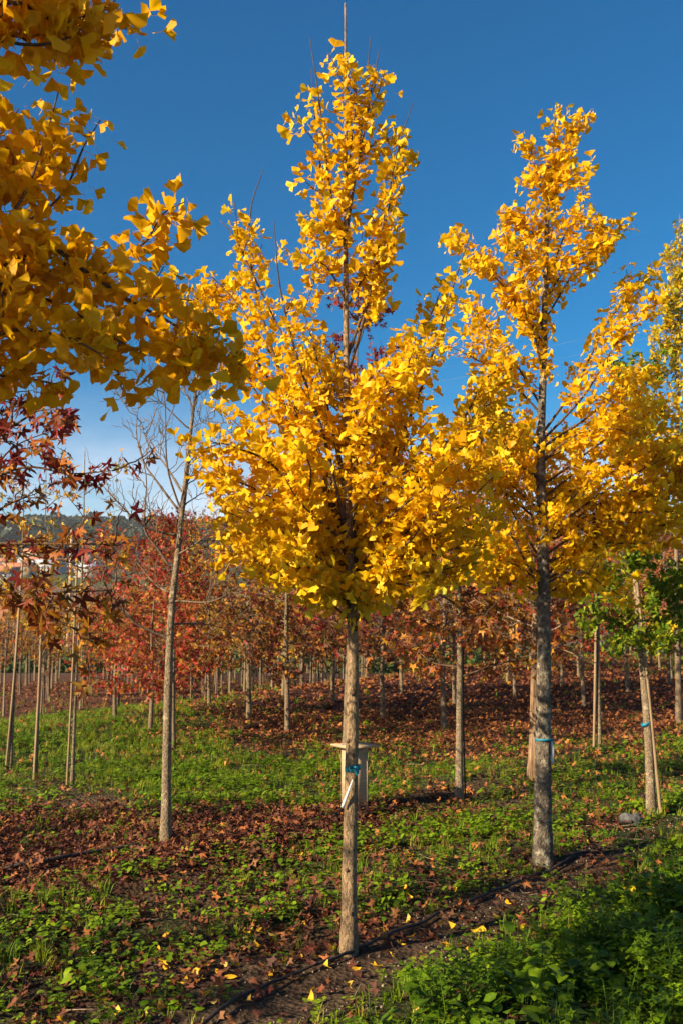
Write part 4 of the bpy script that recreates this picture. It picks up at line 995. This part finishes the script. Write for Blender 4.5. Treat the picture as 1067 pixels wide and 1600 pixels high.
p0 = at(551, 1218, MY - .048); p1 = at(543, 1240, MY - .06); p2 = at(535, 1262, MY - .05)
strap('white plastic strap tag hanging from the middle trunk below the ribbon', [p0, p1, p2], .007, .020)
c = at(848.5, 1155, RY); band('blue band round the mottled grey trunk', c, .064, .016, .002, [([[.055, -.045, .0], [.068, -.03, -.01], [.072, -.02, -.035]], .014)])
strap('long white tag hanging at the side of the mottled grey trunk', [at(861, 1158, RY - .03), at(863, 1172, RY - .03), at(861.5, 1193, RY - .03)], .024, .026)
c = at(1008, 1131, SY); band('blue tape mark round the leaning staked ginkgo trunk', c, .040, .028, .012)

for z, a, r_ in ((.45, -1.9, .010), (.95, -1.2, .012), (1.42, -1.5, .016), (1.78, -1.0, .014), (.22, -1.3, .009), (1.15, -2.2, .010)):
    c = trunk_at(MP, z + main_base[2]) + np.array([math.cos(a), math.sin(a), 0]) * (.043 - .012 * z / 2)
    V, T = lump(8, 12, r_, r_ * .7, r_ * 1.2, .35, int(z * 10), 3); obj('knot', V + c - main_base, T, TWIG, main_root, smooth=True)
# wooden stand with a flat board on top
tb = on_ground(554, 1262)
root = thing('wooden_stand', 'small plywood box stand with a flat board on top behind the middle trunk', 'stand', tb); root.rotation_euler = (0, 0, .55)
Hs = .56
for x0, x1, y0, y1 in ((-.075, .075, -.09, -.075), (-.075, .075, .075, .09), (-.09, -.0755, -.09, .09), (.0755, .09, -.09, .09)):
    V, T = box(x0, x1, y0, y1, -.05, Hs); obj('side_panel', V, T, PLY, root)
V, T = box(-.165, .165, -.165, .165, Hs + .001, Hs + .02); obj('top_board', V, T, PLY, root)
lf = [mesh_data('fallen_leaf', v, t, SG_RED) for v, t in STARS[:3]]
def flat_leaf(data, p, s, label, group, cat='leaf', mat=None, tilt=.4):
    o = link('fallen_leaf', data, None, p); o.scale = (s,) * 3
    o.rotation_euler = (float(rng.normal() * tilt), float(rng.normal() * tilt), float(rng.uniform(0, 6.28)))
    return tag(o, label, cat, group)
flat_leaf(lf[0], tb + [-.10, -.05, Hs + .03], .05, 'red leaf lying on the board of the wooden stand', None, tilt=.1)

# drip hoses
def hose(label, pts, r, lift=.012):
    P = np.array([on_ground(*q) for q in pts]); P = smooth_line(P, 9)
    P[:, 2] = ground(P[:, 0], P[:, 1]) + r + lift + .012 * fbm(P[:, 0] * 2, P[:, 1] * 2, 66)
    V, T = tube(P, r, 9); b = P[0]; tag(obj('drip_hose', V, T, HOSE, None, smooth=True, origin=b), label, 'hose')
hose('black drip hose running along the row past the middle trunk', [(250, 1640), (335, 1597), (420, 1548), (505, 1512), (560, 1490), (620, 1462), (690, 1432), (760, 1405), (820, 1378), (870, 1360), (920, 1335)], .0095, .016)
hose('black drip hose half buried in the brown litter on the left', [(-30, 1371), (40, 1360), (90, 1351), (150, 1341), (215, 1330)], .014, .03)
hose('short piece of black hose at the right edge', [(1035, 1393), (1060, 1396), (1100, 1399)], .011)
# stone, log, dark hanging bundle, flowers
sb = on_ground(986, 1286); V, T = lump(14, 22, .105, .075, .055, .35, 3, 2.2)
tag(obj('stone', V + sb + [0, 0, .03], T, STONE, None, origin=sb), 'grey stone lying in the weeds before the staked green ginkgo', 'stone')
A = Acc(); g0, g1 = on_ground(1019, 1368), on_ground(1043, 1402); P = smooth_line([g0 + [0, 0, .03], (g0 + g1) / 2 + [.01, 0, .035], g1 + [0, 0, .02]], 5)
A.add(*tube(P, np.linspace(.018, .024, len(P)), 9, lump=.08)); V, T, _ = A.get(); tag(obj('log', V, T, BARK_CORK, None, smooth=True, origin=g0), 'short weathered stick lying near the right edge beside yellow flowers', 'log')
hb = at(868, 1012, 10.8); root = thing('hanging_bundle', 'dark round plastic bundle hanging among twigs right of the mottled trunk', 'bundle', hb)
V, T = lump(16, 22, .068, .062, .058, .12, 5, 2.5); obj('bag', V, T, DARKBAG, root, smooth=True)
V, T = tube(np.array([[0, 0, -.05], [.0, .0, -.085]]), [.014, .004], 8); obj('nozzle', V, T, DARKBAG, root)
bA = at(820, 985, 10.9) - hb; V, T = tube(smooth_line([bA, [-.05, 0, .05], [.03, -.01, .0], at(935, 1038, 10.7) - hb], 8), .006, 6); obj('twig', V, T, TWIG_PALE, root)
pet = Acc(); 
for k in range(13):
    a = k * 2 * math.pi / 13; d = np.array([math.cos(a), math.sin(a), .18]); s = np.array([-math.sin(a), math.cos(a), 0]) * .0032
    pet.add(np.array([d * .004, d * .012 + s, d * .0175, d * .012 - s]), [[0, 1, 2], [0, 2, 3]])
cV, cT = lump(6, 10, .006, .006, .004, 0, 1); pet.add(cV, cT)
pV, pT, _ = pet.get(); pd = mesh_data('petals', pV, pT, FLOWER)
sV, sT = tube(smooth_line([[0, 0, -.24], [.008, .004, -.1], [0, 0, -.002]], 3), .0018, 5); sd_ = mesh_data('stem', sV, sT, STEMG)
for px, py in [(975, 1388), (988, 1389), (1014, 1381), (1015, 1397), (971, 1428), (890, 1447), (817, 1449)]:
    b = on_ground(px, py + 55); b = at(px, py, b[1])
    r = thing('yellow_flower', 'small yellow daisy standing above the lush weeds on the right', 'flower', b, 'yellow daisies in the weeds')
    r.rotation_euler = (float(-.9 + rng.normal() * .3), float(rng.normal() * .3), float(rng.uniform(-.4, .4)))
    r.scale = (1.15,) * 3; link('petals', pd, r); link('stem', sd_, r)

# yellow ginkgo leaves on the soil
yd = [mesh_data('fallen_leaf', v * [1, 1, 1.6] - [0, .9, 0], t, YELLOW) for v, t in GINKGO_MID]
spots = [(385, 1480), (400, 1490), (410, 1500), (430, 1470), (360, 1512), (345, 1525), (365, 1530), (375, 1522), (352, 1518), (478, 1505), (500, 1500), (515, 1490), (535, 1480), (460, 1488), (445, 1512), (592, 1458), (600, 1462), (585, 1465), (705, 1385), (715, 1395), (745, 1405),
 (690, 1450), (745, 1460), (755, 1455), (775, 1435), (800, 1410), (790, 1365), (700, 1478), (715, 1482), (640, 1470), (625, 1480), (610, 1500), (560, 1525), (590, 1520), (485, 1555), (480, 1570), (545, 1545), (200, 1575), (185, 1590), (160, 1570), (240, 1555), (255, 1515), (345, 1540), (320, 1560), (330, 1575), (310, 1535), (285, 1545),
 (145, 1500), (180, 1495), (225, 1480), (260, 1470), (100, 1460), (58, 1485), (340, 1355), (380, 1385), (455, 1380), (470, 1340), (230, 1400), (170, 1340), (60, 1292), (45, 1320), (180, 1270), (640, 1340), (690, 1300), (770, 1300), (900, 1275), (920, 1320), (945, 1375), (620, 1600), (660, 1585), (730, 1490), (815, 1475)]
for _ in range(38):
    t = rng.random(); spots.append((190 + 560 * t + rng.normal() * 50, 1545 - 165 * t + rng.normal() * 38))
for px, py in spots:
    px += rng.normal() * 3; py += rng.normal() * 2
    p = on_ground(px, py); flat_leaf(yd[rng.integers(len(yd))], p + [0, 0, .022], rng.uniform(.028, .043), 'yellow ginkgo leaf fallen on the ground by the near row', 'yellow leaves lying on the ground')

# ------------------------------------------------------------------ ground cover: litter, weeds, grass
def sample(n, ylo, yhi, margin=1.0):
    y = np.sqrt(rng.uniform(ylo ** 2, yhi ** 2, n)); x = rng.uniform(-1, 1, n) * (.365 * y + margin)
    return x, y
SIMPLE = []
for _ in range(4):
    a = np.linspace(0, 2 * math.pi, 5, endpoint=False) + rng.normal(size=5) * .2; q = rng.uniform(.7, 1.2, 5)
    SIMPLE.append((np.vstack([[0, 0, .25], np.stack([np.cos(a) * q, np.sin(a) * q, rng.normal(size=5) * .25], -1)]), np.array([[0, k + 1, (k + 1) % 5 + 1] for k in range(5)])))
def litter(n, ylo, yhi, mat, label, size, seed, keep_red=None, lift=.012):
    x, y = sample(n, ylo, yhi); den = zone(ZL, x, y) * (0.25 + 1.4 * fbm(x * 2.0, y * 2.0, seed))
    den = den * np.where(np.abs(row_dist(x, y) - .02) < .26, .3, 1)
    k = rng.random(n) < den; x, y = x[k], y[k]; m = len(x)
    pos = np.stack([x, y, ground(x, y) + rng.random(m) ** 2 * .05 + lift], -1)
    a = rng.uniform(0, 6.28, m); d = np.stack([np.cos(a), np.sin(a), rng.normal(size=m) * .35], -1)
    R = frames(d, np.stack([rng.normal(size=m) * .7, rng.normal(size=m) * .7, np.ones(m)], -1))
    protos = SIMPLE if ylo >= 18 else [(v * [1, 1, 2.3] - [0, .9, 0], t) for v, t in STARS]
    V, T, I = scatter(protos, rng.integers(0, len(protos), m), pos, R, size * rng.uniform(.6, 1.25, m), rng.random(m))
    tag(obj('leaf_litter', V, T, mat, None, I), label, 'leaves', kind='stuff')
litter(30000, 2.6, 9.5, LITTER, 'brown fallen leaves scattered over the soil in front', .040, 31)
litter(26000, 9.5, 18, LITTER_RED, 'russet fallen leaves between the tree rows', .044, 32)
litter(34000, 18, 40, LITTER_FAR, 'red brown fallen leaves carpeting the far field', .043, 33)

def ovate(L, W, bend, wav=0.0):
    V = np.array([[0, 0, 0], [-W * .8, L * .35, .03 * L], [W * .8, L * .35, .03 * L], [0, L * .4, -.04 * L], [-W * .7, L * .7, -bend * L * .3], [W * .7, L * .7, -bend * L * .3], [0, L * .72, -bend * L * .35], [0, L, -bend * L]], float)
    T = np.array([[0, 3, 1], [0, 2, 3], [1, 3, 6], [1, 6, 4], [3, 2, 5], [3, 5, 6], [4, 6, 7], [6, 5, 7]]); return V, T
def place(V, d, n, p, s=1):
    R = frames(np.array([d], float), np.array([n], float))[0]; return V @ R.T * s + p
def broadleaf(r):
    A = Acc(); n = r.integers(7, 12)
    for k in range(n):
        a = k * 2.4 + r.normal() * .3; h = r.uniform(.015, .075); rr = r.uniform(.012, .055); L = r.uniform(.03, .055)
        e = np.array([math.cos(a) * rr, math.sin(a) * rr, h]); w = np.array([-math.sin(a), math.cos(a), 0]) * .0013
        A.add([w, -w, e], [[0, 1, 2]]); V, T = ovate(L, L * .33, r.uniform(.0, .5))
        A.add(place(V, [math.cos(a), math.sin(a), r.uniform(-.2, .6)], [r.normal() * .3, r.normal() * .3, 1], e), T)
    return A.get()[:2]
def clover(r):
    A = Acc()
    for k in range(r.integers(8, 13)):
        a = r.uniform(0, 6.28); rr = r.uniform(.0, .06); h = r.uniform(.02, .07); e = np.array([math.cos(a) * rr, math.sin(a) * rr, h]); w = np.array([-math.sin(a), math.cos(a), 0]) * .001
        A.add([w, -w, e], [[0, 1, 2]])
        for q in range(3):
            b = a + q * 2.09; d = np.array([math.cos(b), math.sin(b), .25]); s = np.array([-math.sin(b), math.cos(b), 0]); L = r.uniform(.012, .02)
            A.add([e, e + d * L * .6 + s * L * .5, e + d * L, e + d * L * .6 - s * L * .5], [[0, 1, 2], [0, 2, 3]])
    return A.get()[:2]
def grass(r, h=.10):
    A = Acc()
    for k in range(12):
        a = r.uniform(0, 6.28); b0 = np.array([r.normal() * .018, r.normal() * .018, -.01]); H = h * r.uniform(.5, 1.3); out_ = H * r.uniform(.1, .8)
        d = np.array([math.cos(a), math.sin(a), 0]); s = np.array([-math.sin(a), math.cos(a), 0]) * r.uniform(.002, .0036)
        m = b0 + d * out_ * .35 + [0, 0, H * .65]; t = b0 + d * out_ + [0, 0, H]
        A.add([b0 - s, b0 + s, m + s * .8, m - s * .8, t], [[0, 1, 2], [0, 2, 3], [3, 2, 4]])
    return A.get()[:2]
def feathery(r):
    A = Acc()
    for k in range(r.integers(6, 9)):
        a = k * 2.4 + r.normal() * .4; H = r.uniform(.10, .24); o = r.uniform(.03, .13); d = np.array([math.cos(a), math.sin(a), 0])
        P = lambda t: d * o * t ** 1.5 + np.array([0, 0, H * t])
        s0 = np.array([-math.sin(a), math.cos(a), 0]); w = s0 * .0016
        A.add([w, -w, P(.6) + w * .6, P(.6) - w * .6, P(1)], [[0, 1, 3], [0, 3, 2], [2, 3, 4]])
        for q in range(8):
            t = .28 + q * .1; L = .036 * (1.25 - .6 * abs(t - .6)) * r.uniform(.7, 1.2); sg = 1 if q % 2 else -1
            dd = unit(s0 * sg + d * .5 + np.array([0, 0, r.uniform(.0, .8)])); n = unit(np.cross(dd, s0 * sg * .2 + d) + [0, 0, .3]); cr = np.cross(dd, n); p = P(t)
            A.add([p, p + dd * L * .5 + cr * L * .2, p + dd * L * 1.0, p + dd * L * .5 - cr * L * .2], [[0, 1, 2], [0, 2, 3]])
            A.add([p + dd * L * .45, p + dd * L * .65 + cr * L * .55, p + dd * L * .75], [[0, 1, 2]]); A.add([p + dd * L * .45, p + dd * L * .65 - cr * L * .55, p + dd * L * .75], [[0, 2, 1]])
    return A.get()[:2]
def upright(r):
    A = Acc(); H = r.uniform(.25, .42); l = r.normal(size=2) * .04
    P = lambda t: np.array([l[0] * t * t, l[1] * t * t, H * t]); 
    A.add(*tube(np.array([P(0), P(.5), P(1)]), [.003, .0024, .0012], 4))
    for k in range(26):
        t = .1 + .88 * k / 26; a = k * 2.4; L = .05 * (1.1 - .7 * t) * r.uniform(.8, 1.2); d = unit(np.array([math.cos(a), math.sin(a), .5])); s = np.array([-math.sin(a), math.cos(a), 0]) * L * .17; p = P(t)
        A.add([p, p + d * L * .5 + s, p + d * L + [0, 0, -.2 * L], p + d * L * .5 - s], [[0, 1, 2], [0, 2, 3]])
    return A.get()[:2]
def cover(name, label, cat, protos, n, ylo, yhi, mat, dens, smin, smax, clump=0.0):
    x, y = sample(n, ylo, yhi); k = rng.random(n) < dens(x, y); x, y = x[k], y[k]; m = len(x)
    if not m: return
    pos = np.stack([x, y, ground(x, y) - .004], -1); a = rng.uniform(0, 6.28, m)
    d = np.stack([-np.sin(a), np.cos(a), np.zeros(m)], -1)
    R = frames(d, np.stack([rng.normal(size=m) * .12, rng.normal(size=m) * .12, np.ones(m)], -1))
    V, T, I = scatter(protos, rng.integers(0, len(protos), m), pos, R, rng.uniform(smin, smax, m) * (1 + clump * (fbm(x * 3.1, y * 3.1, 91, 3) - .5) * 2), rng.random(m) * .7 + .3 * fbm(x, y, 77))
    tag(obj(name, V, T, mat, None, I), label, cat, kind='stuff')
rp = np.random.default_rng(55)
BL = [broadleaf(rp) for _ in range(5)]; CL = [clover(rp) for _ in range(5)]; GR = [grass(rp) for _ in range(5)]; FE = [feathery(rp) for _ in range(6)]; UP = [upright(rp) for _ in range(5)]
patch = lambda x, y, s: sstep(.42, .58, fbm(x * 1.7, y * 1.7, s, 3))
G = lambda x, y: zone(ZG, x, y) * np.where(np.abs(row_dist(x, y) - .02) < .2, .25, 1)
lush = lambda x, y: sstep(.45, .9, row_dist(x, y)) * (y < 8.6) * (G(x, y) > .6)
cover('weeds', 'bright broad leaved weeds among the fallen leaves in front', 'weeds', BL, 9500, 2.6, 10, WEED, lambda x, y: G(x, y) ** 1.3 * patch(x, y, 11) * (1 - lush(x, y)), .7, 1.35)
cover('clover', 'low small leaved ground cover among the fallen leaves', 'weeds', CL, 7500, 2.6, 12, WEED, lambda x, y: G(x, y) ** 1.4 * (.25 + .8 * patch(x, y, 13)) * (1 - lush(x, y)), .7, 1.3)
cover('grass', 'short grass between the near tree rows', 'grass', GR, 7000, 2.6, 10, GRASS, lambda x, y: G(x, y) ** 1.5 * patch(x, y, 15) * (1 - lush(x, y)), .5, 1.1)
cover('feathery_weeds', 'lush feathery green weeds filling the right foreground', 'weeds', FE, 4300, 2.6, 8.8, LUSH, lambda x, y: lush(x, y) * (.25 + .75 * patch(x * 1.6, y * 1.6, 23)), .45, 1.2, .9)
cover('upright_weeds', 'tall narrow leaved weeds standing in the right foreground', 'weeds', UP, 900, 2.6, 8, LUSH, lambda x, y: lush(x, y) * .5, .5, 1.0)
cover('broad_weeds', 'broad leaved plants among the lush right foreground weeds', 'weeds', BL, 1500, 2.6, 8.5, WEED, lambda x, y: lush(x, y) * .6, 1.4, 2.6)
cover('grass', 'green grass on the bank around the slim staked trees', 'grass', GR, 24000, 10, 20, GRASS, lambda x, y: np.where(x > -2.2 + .05 * y, .45, 1) * G(x, y) ** 2.0, .5, 1.0, .6)
cover('weeds', 'bright weeds on the bank behind the litter ridge', 'weeds', BL, 11000, 10, 20, WEED, lambda x, y: G(x, y) ** 2.0 * (.2 + .8 * patch(x, y, 19)), .7, 1.5, .6)
cover('grass', 'sparse grass in the far litter covered field', 'grass', GR, 6000, 20, 42, GRASS, lambda x, y: G(x, y) ** 1.8, 1.2, 2.0)
# pebbles on the bare strip
px_, py_ = sample(6000, 3, 11); k = np.abs(row_dist(px_, py_)) < .45; px_, py_ = px_[k], py_[k]; m = len(px_)
sV, sT = lump(5, 6, 1, 1, .7, .25, 2)
V, T, I = scatter([(sV, sT)], np.zeros(m, int), np.stack([px_, py_, ground(px_, py_) + .002], -1), frames(rng.normal(size=(m, 3)), rng.normal(size=(m, 3))), rng.uniform(.002, .009, m), rng.random(m))
tag(obj('pebbles', V, T, plain_mat('pebble', (.22, .17, .12), .9, .5, 30), None, I), 'small clods and pebbles on the bare strip under the hose', 'gravel', kind='stuff')
# dry twigs lying about
A = Acc(); tx, ty = sample(220, 3.2, 13)
for x, y in zip(tx, ty):
    a = rng.uniform(0, 6.28); L = rng.uniform(.06, .28); d = np.array([math.cos(a), math.sin(a), 0]); p = np.array([x, y, ground(x, y) + .02])
    A.add(*tube(smooth_line([p, p + d * L * .5 + rng.normal(size=3) * .012, p + d * L + [0, 0, rng.uniform(0, .03)]], 3), np.linspace(.003, .0012, 7), 5))
V, T, _ = A.get(); tag(obj('fallen_twigs', V, T, TWIG_PALE), 'thin dry twigs strewn over the litter', 'twigs', kind='stuff')
print('saplings', cnt, 'tris', sum(len(m.polygons) for m in bpy.data.meshes))
